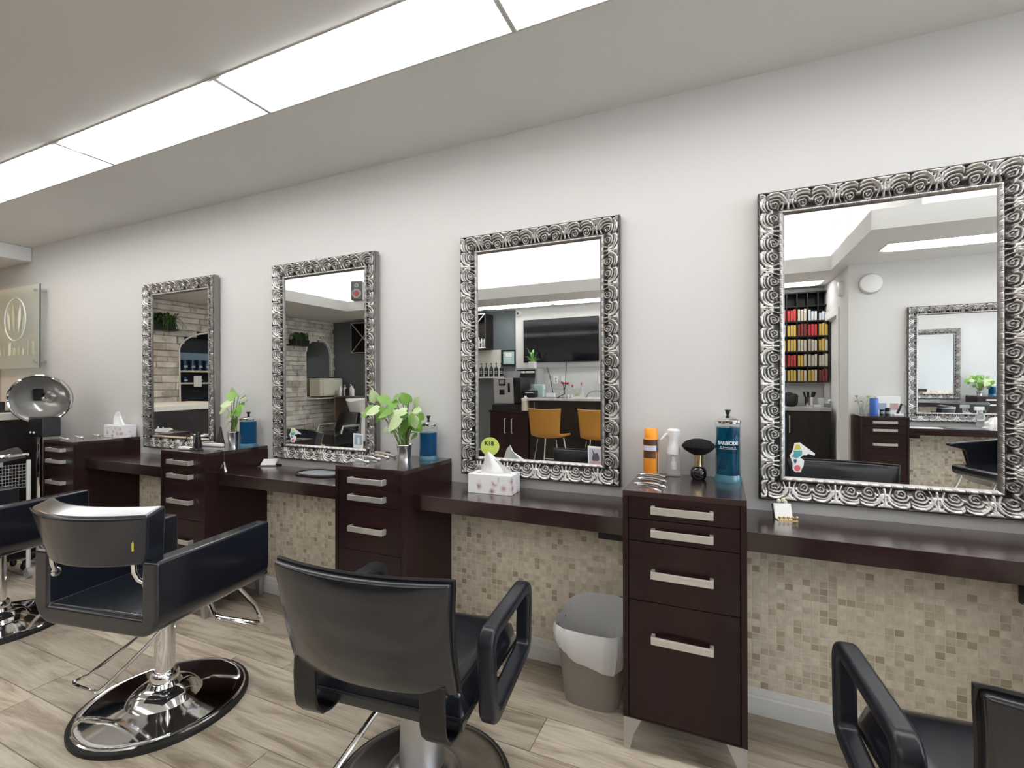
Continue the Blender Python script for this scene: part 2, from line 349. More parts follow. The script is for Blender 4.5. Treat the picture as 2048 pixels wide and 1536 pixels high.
for x, z, c in alltiles[:300]:
    o = link('tile', tm, M_TILE, wall_n, loc=(x, -TH-.001+rt.uniform(-.0005, .0005), z)); o.color = (*c, 1)
mb = MB(); cols = []
for x, z, c in alltiles[300:]:
    mb.at((x, -TH-.001+rt.uniform(-.0005, .0005), z)).chamf(0, PX-.0024, 0, TH, 0, PZ-.0024, .0012); cols.append(c)
stuff_mesh(mb, cols, 12, 'mosaic_tiles', M_TILES, wall_n)
MB().box(-4.0, 5.55, -.0060, 0, .09, .745).obj('grout_bed', M_GROUT, wall_n)
# the same mosaic under the counter of the opposite station
mb = MB(); cols = []
for x, z, c in mosaic(1.68, 5.55, .1, .745, 0, 1, None):
    mb.at((x+PX-.0024, YS2+TH+.001, z), (0, 0, math.pi)).chamf(0, PX-.0024, 0, TH, 0, PZ-.0024, .0012); cols.append(c)
stuff_mesh(mb, cols, 12, 'mosaic_tiles', M_TILES, wall_s2)
MB().box(1.68, 5.55, YS2, YS2+.0060, .09, .745).obj('grout_bed', M_GROUT, wall_s2)
# ---- stacked ledger stone on the west wall, round two arches
ARCH = [(-5.14, .34, 1.00, 1.83, 2.17), (-3.05, .63, .55, 1.80, 2.12)]     # centre y, half width, sill z, spring z, crown z
def in_arch(y, z, pad=0):
    for cy_, hw, zs, zp, zt in ARCH:
        if abs(y-cy_) < hw+pad:
            top = zp+(zt-zp)*math.sqrt(max(0, 1-((y-cy_)/(hw+pad))**2))
            if zs-pad < z < top+pad: return True
    return False
rs = random.Random(5); stones = []; z = 0.0
while z < ZC-.02:
    h = rs.uniform(.075, .115); h = min(h, ZC-z); y = YS+.0-rs.uniform(0, .3)
    while y < 0:
        l = rs.uniform(.22, .52); a, b = max(y, YS), min(y+l, -.0)
        if b-a > .03:
            segs = [(a, b)]
            for cy_, hw, zs, zp, zt in ARCH:
                if zs-.01 < z+h/2 < zt:
                    ww = hw if z+h/2 < zp else hw*math.sqrt(max(0, 1-((z+h/2-zp)/(zt-zp))**2))
                    ns = []
                    for p, q in segs:
                        if q <= cy_-ww or p >= cy_+ww: ns.append((p, q)); continue
                        if p < cy_-ww-.02: ns.append((p, cy_-ww))
                        if q > cy_+ww+.02: ns.append((cy_+ww, q))
                    segs = ns
            for p, q in segs: stones.append((p, q, z, z+h, rs.uniform(.015, .045), rs.random()))
        y += l
    z += h
def stone_mat():
    m = bpy.data.materials.new('ledger_stone'); m.use_nodes = True; nt = m.node_tree; N = nt.nodes; L = nt.links; b = N['Principled BSDF']
    g = N.new('ShaderNodeNewGeometry'); n = N.new('ShaderNodeTexNoise'); n.inputs['Scale'].default_value = 7; n.inputs['Detail'].default_value = 8; L.new(g.outputs['Position'], n.inputs[0])
    oi = N.new('ShaderNodeObjectInfo'); hv = N.new('ShaderNodeHueSaturation'); rp = N.new('ShaderNodeValToRGB'); e = rp.color_ramp.elements
    e[0].position = .3; e[0].color = (.46, .41, .35, 1); e[1].position = .7; e[1].color = (.86, .83, .77, 1); q = e.new(.48); q.color = (.72, .68, .61, 1)
    L.new(n.outputs[0], rp.inputs[0]); L.new(rp.outputs[0], hv.inputs['Color'])
    mr = N.new('ShaderNodeMapRange'); mr.inputs['To Min'].default_value = .72; mr.inputs['To Max'].default_value = 1.12; L.new(oi.outputs['Random'], mr.inputs[0]); L.new(mr.outputs[0], hv.inputs['Value'])
    L.new(hv.outputs[0], b.inputs['Base Color']); b.inputs['Roughness'].default_value = .9
    bp = N.new('ShaderNodeBump'); bp.inputs['Strength'].default_value = .8; bp.inputs['Distance'].default_value = .01; n2 = N.new('ShaderNodeTexNoise'); n2.inputs['Scale'].default_value = 40; n2.inputs['Detail'].default_value = 6
    L.new(g.outputs['Position'], n2.inputs[0]); L.new(n2.outputs[0], bp.inputs['Height']); L.new(bp.outputs[0], b.inputs['Normal']); return m
M_STONE = stone_mat()
def stone_verts(mb, y0, y1, z0, z1, d, r):     # stone face toward +x
    k = .002; c = .009; j = lambda: r.uniform(-.008, .008)
    mb.add([(XW-.03, y0+k, z0+k), (XW-.03, y1-k, z0+k), (XW-.03, y1-k, z1-k), (XW-.03, y0+k, z1-k),
            (XW-.03+d, y0+k, z0+k), (XW-.03+d, y1-k, z0+k), (XW-.03+d, y1-k, z1-k), (XW-.03+d, y0+k, z1-k),
            (XW-.018+d+j(), y0+c, z0+c), (XW-.018+d+j(), y1-c, z0+c), (XW-.018+d+j(), y1-c, z1-c), (XW-.018+d+j(), y0+c, z1-c)],
           [(8, 9, 10, 11), (4, 5, 9, 8), (5, 6, 10, 9), (6, 7, 11, 10), (7, 4, 8, 11), (0, 1, 5, 4), (1, 2, 6, 5), (2, 3, 7, 6), (3, 0, 4, 7)])
seen = [s for s in stones if s[2] > .45 and s[0] < -1.9]; seen.sort(key=lambda s: abs((s[0]+s[1])/2+4.0)); chosen = set(id(s) for s in seen[:300])
mb = MB()
for s in stones:
    if id(s) in chosen:
        b = MB(); stone_verts(b, *s[:5], rs); b.obj('stone', M_STONE, wall_w, fix=False)
    else: stone_verts(mb, *s[:5], rs)
o = mb.obj('stonework', M_STONE, wall_w, fix=False); o['kind'] = 'stuff'

# warm downlights over the reception
for k, (x, y) in enumerate([(-6.3, -.95), (-6.9, -.95)]):
    t = thing('recessed_downlight', ['warm recessed downlight over the reception desk', 'warm recessed downlight in the west corner'][k], 'downlight', (x, y, ZC)); MB().lathe([(.055, -.001), (.07, -.004), (.07, 0)], 24, False).obj('ring', M_TRIM, t, smooth=True); MB().lathe([(.055, -.002), (0, -.002)], 24, False).obj('lamp', mat('warm_lamp', (1, .8, .5), .5, emit=160, ecol=(1, .66, .32)), t)
# ================================================================ ceiling troffers
def make_troffer(L, W):
    t = empty('ceiling_light')
    h = L/2; w = W/2
    mb = MB(); f = .009
    mb.box(-h, h, -w, -w+f, -.004, .012).box(-h, h, w-f, w, -.004, .012).box(-h, -h+f, -w+f, w-f, -.004, .012).box(h-f, h, -w+f, w-f, -.004, .012)
    mb.obj('frame', mat('troffer_frame', (.62, .62, .61), .5), t)
    # flat lens beside the wall, curved basket on the room side
    MB().box(-h+f, h-f, w*.18, w-f, .012, .018).obj('lens', M_LENS, t)
    def fn(a, b):
        x = -h+f+(2*h-2*f)*a; e = min(1, min(a, 1-a)*14); y = -w+f+(w*1.18-f)*b
        return (x, y, .004-.030*math.sin(math.pi*min(1, .12+b*.88))**.7*math.sqrt(max(0, 1-(1-e)**2)))
    MB().grid(fn, 40, 10).obj('basket', M_LENS2, t, smooth=True)
    MB().box(-h, h, -w, w, .085, .09).obj('housing', M_TRIM, t)
    mb = MB().box(-h, h, -w, -w+.003, .012, .085).box(-h, h, w-.003, w, .012, .085).box(-h, -h+.003, -w, w, .012, .085).box(h-.003, h, -w, w, .012, .085)
    mb.obj('side', M_TRIM, t)
    return t
xs = [-6.01, -4.78+.445, -3.101, -1.871, -.6607, .55, 1.77, 2.99]
xs = [-5.55, -4.33, -3.101, -1.871, -.6607, .55, 1.77, 2.99, 4.21, 5.43]
lab = ['ceiling light panel at the far left edge, over the reception', 'fluorescent troffer panel over the hooded dryer, second from the far left', 'long ceiling light panel over the leftmost wall mirrors', 'largest ceiling light panel over the middle of the salon', 'ceiling light panel cut by the top edge of the picture', 'ceiling light panel over the rightmost mirror, above the frame', 'ceiling light panel right of the right mirror, out past the fifth cabinet', 'ceiling light panel over the sixth cabinet, toward the storefront', 'ceiling light panel nearest the storefront window']
tro = make_troffer(1.212, SL[1]-SL[0])
first = True
for i in range(9):
    o = tro if first else copy_tree(tro); first = False
    L = xs[i+1]-xs[i]-.001
    o.location = ((xs[i]+xs[i+1])/2, (SL[0]+SL[1])/2, ZC); o.scale = (L/1.212, 1, 1); tag(o, lab[i], 'ceiling light', 'troffers over the styling wall')
n2 = 6
for i in range(n2):
    o = copy_tree(tro); L = (R2b-R2a)/n2; o.location = (R2a+L*(i+.5), sum(ROW2)/2, ZC); o.scale = ((L-.001)/1.212, (ROW2[1]-ROW2[0])/(SL[1]-SL[0]), 1)
    tag(o, 'far ceiling light panel, '+['sixth from the doorway, above the wash basin', 'fifth from the doorway, above the dark rack', 'fourth from the doorway, above the coffee machine', 'third from the doorway, above the television', 'second from the doorway, above the bar end', 'nearest the doorway, above the tube shelf'][i], 'ceiling light', 'troffers over the far wall')
for i in range(3):
    o = copy_tree(tro); L = (R3b-R3a)/3; o.location = (R3a+L*(i+.5), sum(ROW3)/2, ZC); o.scale = ((L-.001)/1.212, (ROW3[1]-ROW3[0])/(SL[1]-SL[0]), 1)
    tag(o, ['ceiling light panel reflected in the right mirror, near the round speaker', 'ceiling light panel over the opposite mirror, second from the round speaker', 'ceiling light panel over the opposite wall, nearest the storefront'][i], 'ceiling light', 'troffers over the opposite station')
# ================================================================ carved mirrors
MW, MH, FW, FD = .80, 1.19, .092, .042
def carve(s, t):
    """height 0..1 of the acanthus relief; s along the rail (m), t across 0 outer .. 1 inner"""
    P = .148; q = (s/P) % 1.0; m = abs(q-.5)*2; sg = 1 if q > .5 else -1      # m: 0 between the two lobes, 1 at the palmette
    X = m*P/2; Y = t*.064; h = 0.0
    # nested crescents of one lobe, opening toward the glass
    dx, dy = X-.027, (Y-.047)*.92; r = math.hypot(dx, dy); a = math.atan2(dy, dx)
    if dy < 0 and r < .045:
        k = r+.0018*math.sin(3*a+sg*.6); rid = (.5+.5*math.cos(2*math.pi*(k/.0108)))**.75
        h = rid*(.62+.38*r/.045)
        if r > .036: h = max(h, 1-((r-.040)/.006)**2) if r < .046 else h
        h *= min(1, X/.0035)
    elif r < .017:
        h = (.5+.5*math.cos(2*math.pi*(r/.0085+a/6.283*sg)))*.8
    # little curl between the lobes
    r4 = math.hypot(X/.009, (Y-.040)/.009)
    if r4 < 1: h = max(h, .75*(1-r4*r4))
    # palmette: stem, spreading foot at the outer edge, two side stalks
    d = P/2-X
    if Y < .017 and d < .026*(1-Y/.019): h = max(h, .95-.25*(d/.026))
    if d < .0042: h = max(h, 1-(d/.0042)**2*.5)
    if Y > .014:
        c = .006+.015*((Y-.014)/.05)**1.3
        if abs(d-c) < .0036: h = max(h, .9*(1-((d-c)/.0036)**2)+.05)
    # toothed leaf edge beside the foot
    c = .019+.004*math.sin(Y*520)
    if .010 < Y < .045 and abs(d-c) < .0045: h = max(h, .85*(1-((d-c)/.0045)**2))
    return max(0, min(1, h))
def frame_mesh():
    v = []; f = []; cav = []
    tn = [i/30 for i in range(31)]
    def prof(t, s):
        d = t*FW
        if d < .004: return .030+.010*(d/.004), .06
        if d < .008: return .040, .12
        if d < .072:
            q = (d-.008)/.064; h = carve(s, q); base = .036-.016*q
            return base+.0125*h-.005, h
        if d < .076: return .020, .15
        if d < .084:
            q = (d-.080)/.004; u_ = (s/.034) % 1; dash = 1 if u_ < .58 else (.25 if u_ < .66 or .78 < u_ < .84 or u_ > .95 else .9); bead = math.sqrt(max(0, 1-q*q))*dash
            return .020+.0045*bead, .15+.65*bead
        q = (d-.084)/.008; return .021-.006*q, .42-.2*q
    for side in range(4):
        Ln = MW if side % 2 == 0 else MH
        n = int(Ln/.0024); b = len(v)
        for i in range(n+1):
            for t in tn:
                a = i/n; x = (-Ln/2+t*FW)+(Ln-2*t*FW)*a
                hgt, c = prof(t, x)
                # corner leaf: relief fades into a diagonal rib
                e = Ln/2-abs(x)
                o = -MH/2+t*FW if side == 0 else (MH/2-t*FW if side == 2 else (MW/2-t*FW if side == 1 else -MW/2+t*FW))
                v.append((x, -hgt, o) if side % 2 == 0 else (o, -hgt, x)); cav.append(c)
        m = len(tn)
        for i in range(n):
            for j in range(m-1):
                q = (b+i*m+j, b+(i+1)*m+j, b+(i+1)*m+j+1, b+i*m+j+1); f.append(q if side in (0, 3) else q[::-1])
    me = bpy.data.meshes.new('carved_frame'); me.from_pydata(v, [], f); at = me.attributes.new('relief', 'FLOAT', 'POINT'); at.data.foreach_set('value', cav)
    me.update(); me.polygons.foreach_set('use_smooth', [True]*len(me.polygons)); return me
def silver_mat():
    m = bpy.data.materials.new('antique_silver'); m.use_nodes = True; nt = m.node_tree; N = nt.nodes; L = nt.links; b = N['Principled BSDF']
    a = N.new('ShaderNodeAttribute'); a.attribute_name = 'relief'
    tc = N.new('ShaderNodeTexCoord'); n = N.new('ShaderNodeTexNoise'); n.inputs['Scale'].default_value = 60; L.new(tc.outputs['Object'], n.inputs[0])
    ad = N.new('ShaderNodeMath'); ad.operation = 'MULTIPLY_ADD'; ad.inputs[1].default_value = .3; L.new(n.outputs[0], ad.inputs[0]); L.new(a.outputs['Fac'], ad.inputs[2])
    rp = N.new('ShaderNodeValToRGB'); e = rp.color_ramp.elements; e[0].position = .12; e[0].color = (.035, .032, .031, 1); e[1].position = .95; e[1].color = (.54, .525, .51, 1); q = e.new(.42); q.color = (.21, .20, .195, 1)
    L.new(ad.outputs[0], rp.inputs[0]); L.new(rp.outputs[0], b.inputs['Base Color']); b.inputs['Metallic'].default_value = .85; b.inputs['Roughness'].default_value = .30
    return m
M_SILVER = silver_mat(); M_FSIDE = mat('frame_side', (.27, .255, .235), .42, .7)
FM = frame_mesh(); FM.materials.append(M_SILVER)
def make_mirror(name='mirror'):
    t = empty(name)
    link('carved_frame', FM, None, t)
    mb = MB(); w, h = MW/2, MH/2
    mb.box(-w, w, -.030, 0, -h, -h+.02).box(-w, w, -.030, 0, h-.02, h).box(-w, -w+.02, -.030, 0, -h+.02, h-.02).box(w-.02, w, -.030, 0, -h+.02, h-.02)
    mb.obj('frame_side', M_FSIDE, t)
    MB().box(-w+FW-.006, w-FW+.006, -.0150, -.006, -h+FW-.006, h-FW+.006).obj('mirror_glass', M_MIRROR, t)
    return t
mir = make_mirror()
MX = [-3.49, -2.146, -.808, .527, 1.90, 3.25, 4.60]
MZ = .853
def mirror_at(o, x, y, z, back=False):
    o.location = (x, y, z+MH/2); o.rotation_euler = (LEAN, 0, math.pi if back else 0)
mlab = ['silver carved mirror above the leftmost counter, farthest from the camera', 'silver carved mirror reflecting the stone wall with a small arch', 'silver carved mirror reflecting a television and orange stools', 'largest silver carved mirror on the right, reflecting another mirror', 'carved mirror right of the picture, between the fifth and sixth cabinets', 'carved mirror seen twice reflected inside the right mirror', 'carved mirror on the styling wall nearest the storefront']
MIRRORS = []
for i, x in enumerate(MX):
    o = mir if i == 0 else copy_tree(mir)
    mirror_at(o, x, -.008, MZ); tag(o, mlab[i], 'mirror', 'carved mirrors on the styling wall'); MIRRORS.append(o)
for i, x in enumerate([2.165, 3.38]):
    o = copy_tree(mir); mirror_at(o, x, YS2+.008, MZ, True); tag(o, ['carved mirror on the opposite wall, seen inside the right mirror', 'carved mirror on the opposite wall nearest the storefront'][i], 'mirror', 'carved mirrors on the opposite wall')
# ================================================================ drawer cabinets and counters
CW, CDP, CH = .40, .402, .9215
DR = [(.902, .8245), (.8225, .746), (.744, .5365), (.5345, .119)]
def make_cabinet(name='drawer_cabinet'):
    t = empty(name); w = CW/2
    mb = MB(); b = .114; s = .018; d = CDP
    mb.box(-w, -w+s, -d, -.002, b, CH-.02).box(w-s, w, -d, -.002, b, CH-.02).box(-w+s, w-s, -d, -.002, b, b+.005).box(-w+s, w-s, -.02, -.002, b+.005, CH-.02).box(-w+s, w-s, -d+.03, -d+.045, b+.005, CH-.02)
    mb.obj('carcass', M_WOOD, t)
    MB().box(-w, w, -d-.0, -.002, CH-.02, CH).obj('top', M_WOODH, t, bev=.0015, seg=1)
    for k, (z1, z0) in enumerate(DR):
        dr = MB().box(-w+s+.002, w-s-.002, -d+.002, -d+.022, z0, z1).obj('drawer', M_WOOD, t, bev=.0015, seg=1)
        zc = (z0+z1)/2 if k < 3 else .416
        mb = MB().box(-.1, .1, -d-.030, -d-.022, zc-.0125, zc+.0125).box(-.1, -.088, -d-.022, -d+.002, zc-.0125, zc+.0125).box(.088, .1, -d-.022, -d+.002, zc-.0125, zc+.0125)
        mb.obj('handle', M_NICKEL, dr, bev=.0012, seg=1)
    for sx in (-1, 1):
        for yy in (-d+.012, -.05):
            mb = MB(); a = sx*(w-.001)
            mb.prism([(a, .114), (a-sx*.062, .114), (a-sx*.034, .055), (a-sx*.022, 0), (a, 0)], yy-.012, yy+.012, 'xz')
            q = mb.obj('leg', M_ALU, t)
    return t
cab = make_cabinet()
CX = [-4.395+.2, -3.036+.2, -1.684+.2, -.3297+.2, 1.024+.2, 2.38+.2, 3.73+.2]
clab = ['dark wood drawer cabinet at the far left beside the hooded dryer', 'dark wood drawer cabinet with clippers and a small plant on top', 'dark wood drawer cabinet holding the big pothos plant', 'dark wood four-drawer cabinet nearest the camera, with orange can on top', 'dark drawer cabinet just right of the picture, fifth along the wall', 'dark drawer cabinet, sixth along the styling wall', 'dark drawer cabinet with jar and plant, twice reflected in the right mirror']
for i, x in enumerate(CX):
    o = cab if i == 0 else copy_tree(cab); o.location = (x, -.0, 0); tag(o, clab[i], 'cabinet', 'drawer cabinets along the styling wall')
OCX = 1.479
o = copy_tree(cab); o.location = (OCX, YS2, 0); o.rotation_euler = (0, 0, math.pi); tag(o, 'dark drawer cabinet against the opposite wall, reflected in the right mirror', 'cabinet', 'drawer cabinets of the opposite wall')
o = copy_tree(cab); o.location = (OCX+1.30, YS2, 0); o.rotation_euler = (0, 0, math.pi); tag(o, 'dark drawer cabinet against the opposite wall by the storefront', 'cabinet', 'drawer cabinets of the opposite wall')
CT = .803; CYF = -.335
def counter(x0, x1, label, group='wall counters between the cabinets'):
    tag(MB().box(x0, x1, CYF, -.002, CT-.066, CT).obj('counter', M_WOODH, bev=.0018, seg=1), label, 'counter', group)
counter(CX[0]+.2, CX[1]-.2, 'dark wood counter under the leftmost mirror')
counter(CX[1]+.2, CX[2]-.2, 'dark wood counter with a round black mat')
counter(CX[2]+.2, CX[3]-.2, 'dark wood counter carrying the flowered tissue box')
counter(CX[3]+.2, CX[4]-.2, 'dark wood counter under the right mirror with a card holder')
tag(MB().box(OCX+.2, OCX+1.10, YS2+.002, YS2+.335, CT-.066, CT).obj('counter', M_WOODH, bev=.0018, seg=1), 'dark counter under the opposite mirror with a white spray bottle', 'counter', 'counters on the opposite wall')
tag(MB().box(OCX+1.50, 4.4, YS2+.002, YS2+.335, CT-.066, CT).obj('counter', M_WOODH, bev=.0018, seg=1), 'dark counter on the opposite wall toward the storefront window', 'counter', 'counters on the opposite wall')
counter(CX[4]+.2, CX[5]-.2, 'dark wood counter between the fifth and sixth cabinets'); counter(CX[5]+.2, CX[6]-.2, 'dark wood counter between the sixth and seventh cabinets'); counter(CX[6]+.2, 5.5, 'dark wood counter at the storefront end of the styling wall')
def bracket(x, label, sgn=1, w=.11, diag=False, y=0, d=1):
    mb = MB(); z = CT-.0665
    if diag: mb.prism([(y-.004*d, z), (y-.30*d, z), (y-.30*d, z-.012), (y-.02*d, z-.16), (y-.004*d, z-.16)], x, x+.02, 'yz')
    else: mb.box(x, x+w, y-.30 if d > 0 else y+.2, y-.20 if d > 0 else y+.30, z-.034, z)
    tag(mb.obj('support_bracket', M_PLAST, bev=.002, seg=1), label, 'bracket', 'black supports under the counters')
bracket(-.445, 'black support block under the counter, beside the waste bin')
bracket(.89, 'black triangular bracket under the rightmost counter', diag=True)
bracket(OCX+.2, 'black support block under the opposite counter', y=YS2, d=-1)
# ================================================================ styling chairs
def slab(mb, fn, th, nu, nv, drop=0):
    """closed slab round a surface fn(a,b)->(x,y,z), thick along y"""
    P = [[Vector(fn(i/nu, j/nv)) for j in range(nv+1)] for i in range(nu+1)]; m = nv+1; K = (nu+1)*m
    T = th if callable(th) else (lambda a, b: th)
    vs_ = [P[i][j]+Vector((0, s*T(i/nu, j/nv)/2, -drop*j/nv if s < 0 else 0)) for s in (-1, 1) for i in range(nu+1) for j in range(m)]
    fs = []
    for i in range(nu):
        for j in range(nv):
            q = (i*m+j, (i+1)*m+j, (i+1)*m+j+1, i*m+j+1); fs.append(q); fs.append(tuple(k+K for k in q[::-1]))
    for i in range(nu): fs += [(i*m, i*m+K, (i+1)*m+K, (i+1)*m), (i*m+nv, (i+1)*m+nv, (i+1)*m+nv+K, i*m+nv+K)]
    for j in range(nv): fs += [(j, j+1, j+1+K, j+K), (nu*m+j, nu*m+j+K, nu*m+j+1+K, nu*m+j+1)]
    return mb.add(vs_, fs)
def ring(mb, outer, inner, x0, x1):          # closed band in the yz plane, extruded along x
    n = len(outer)
    vs_ = [(x, a, b) for x in (x0, x1) for a, b in outer]+[(x, a, b) for x in (x0, x1) for a, b in inner]
    O0, O1, I0, I1 = 0, n, 2*n, 3*n; fs = []
    for i in range(n):
        j = (i+1) % n
        fs += [(O0+i, O0+j, O1+j, O1+i), (I0+i, I1+i, I1+j, I0+j), (O0+i, I0+i, I0+j, O0+j), (O1+i, O1+j, I1+j, I1+i)]
    return mb.add(vs_, fs)
def round_poly(pts, r, n=6):
    out = []; N = len(pts)
    for i in range(N):
        p = Vector(pts[i]); a = Vector(pts[i-1]); b = Vector(pts[(i+1) % N]); u = (a-p).normalized(); v = (b-p).normalized()
        rr = r[i] if isinstance(r, (list, tuple)) else r
        ang = u.angle(v); d = rr/math.tan(ang/2); c = p+(u+v).normalized()*(rr/math.sin(ang/2)); s = p+u*d-c; e = p+v*d-c
        for k in range(n+1):
            t = k/n; w = (s*(1-t)+e*t); w = w.normalized()*rr; out.append(tuple(c+w))
    return out
def disc_base(t, R=.30, m=M_CHROME):
    MB().lathe([(0, .004), (R-.03, .004), (R-.03, .012), (R-.012, .022), (R, .016), (R, .0), (0, 0)], 56).obj('base_rim', M_RUB, t, smooth=True)
    MB().lathe([(R-.006, .018), (R-.018, .0245), (R-.03, .021), (R-.045, .024), (.17, .032), (.13, .040), (.115, .060), (.09, .078), (.06, .086), (.052, .10), (0, .10)], 56).obj('base_plate', m, t, smooth=True)
def make_box_chair():
    t = empty('styling_chair')
    hw, th, zb, zt, zs = .288, .070, .428, .695, .495
    prof = [(-hw, zt)]+arcpts(-hw+.085, zb+.085, .085, 180, 270, 8)+arcpts(hw-.085, zb+.085, .085, 270, 360, 8)+[(hw, zt), (hw-th, zt), (hw-th, zs), (-hw+th, zs), (-hw+th, zt)]
    mb = MB(); mb.prism(prof, -.27, .25, 'xz'); mb.obj('shell', M_LEATH, t, bev=.012, seg=3)
    for sx in (-1, 1):
        mb = MB(); mb.tube([(sx*(hw-.006), y, zt-.006) for y in (-.262, .242)], .0035, 6); mb.obj('piping', M_LEATH2, t, smooth=True)
    mb = MB(); slab(mb, lambda a, b: (-.228+.456*a, -.26+.5*b, .499+.012*math.sin(math.pi*a)*math.sin(math.pi*b)), 0, 1, 1)
    mb = MB(); mb.box(-.217, .217, -.262, .248, .478, .503); mb.obj('seat_cushion', M_LEATH, t, bev=.008, seg=3)
    def back(a, b):
        z = .678+.205*b; w = .225+.045*b; x = -w+2*w*a; q = x/w
        return (x, -.315+.075*q*q-.03*(b-.5), z)
    mb = MB(); slab(mb, back, .078, 22, 6, .026); bk = mb.obj('backrest', M_LEATH, t, bev=.014, seg=3)
    mb = MB(); mb.tube([Vector(back(i/30, 1))+Vector((0, -.037, -.030)) for i in range(31)], .003, 6); mb.obj('piping', M_LEATH2, bk, smooth=True)
    MB().at(tuple(Vector(back(.975, .45))+Vector((-.018, -.050, -.008)))).cbox(0, 0, 0, .006, .003, .05).obj('label_tag', mat('tag_yellow', (.75, .62, .08), .5), bk)
    for sx in (-1, 1):
        mb = MB(); mb.tube([(sx*.190, -.275, .70), (sx*.191, -.272, .655), (sx*.195, -.262, .628), (sx*.206, -.250, .612), (sx*.219, -.245, .61)], .0085, 10); mb.blob((sx*.214, -.245, .61), (.008, .018, .018)); mb.obj('back_bracket', M_CHROME, t, smooth=True)
    MB().lathe([(.036, .085), (.036, .40), (.06, .405), (.06, .432), (0, .432)], 28).obj('column', M_CHROME, t, smooth=True)
    MB().lathe([(.05, .10), (.05, .125), (.044, .135), (.036, .136)], 28).obj('column_collar', M_CHROME, t, smooth=True)
    disc_base(t)
    mb = MB(); mb.tube([(.05, -.02, .42), (-.06, -.04, .30), (-.30, -.078, .118), (-.335, -.088, .10), (-.345, -.10, .097), (-.32, -.115, .096), (-.21, -.128, .096), (-.175, -.125, .10), (-.15, -.118, .12), (.02, -.10, .28), (.13, -.078, .40), (.155, -.075, .425)], .0065, 8); mb.obj('pump_lever', M_CHROME, t, smooth=True)
    mb = MB(); mb.tube([(-.10, .22, .43), (-.135, .33, .27), (-.14, .375, .17), (-.11, .39, .15), (.11, .39, .15), (.14, .375, .17), (.135, .33, .27), (.10, .22, .43)], .011, 8); mb.obj('footrest', M_CHROME, t, smooth=True)
    return t
chA = make_box_chair()
tag(chA, 'black boxy styling chair with curved backrest and yellow tag', 'chair', 'styling chairs along the wall'); chA.location = (-2.09, -.92, 0); chA.rotation_euler.z = math.radians(10)
o = copy_tree(chA); o.location = (-3.60, -.90, 0); o.rotation_euler.z = math.radians(14); tag(o, 'black boxy styling chair cut off by the left edge', 'chair', 'styling chairs along the wall')
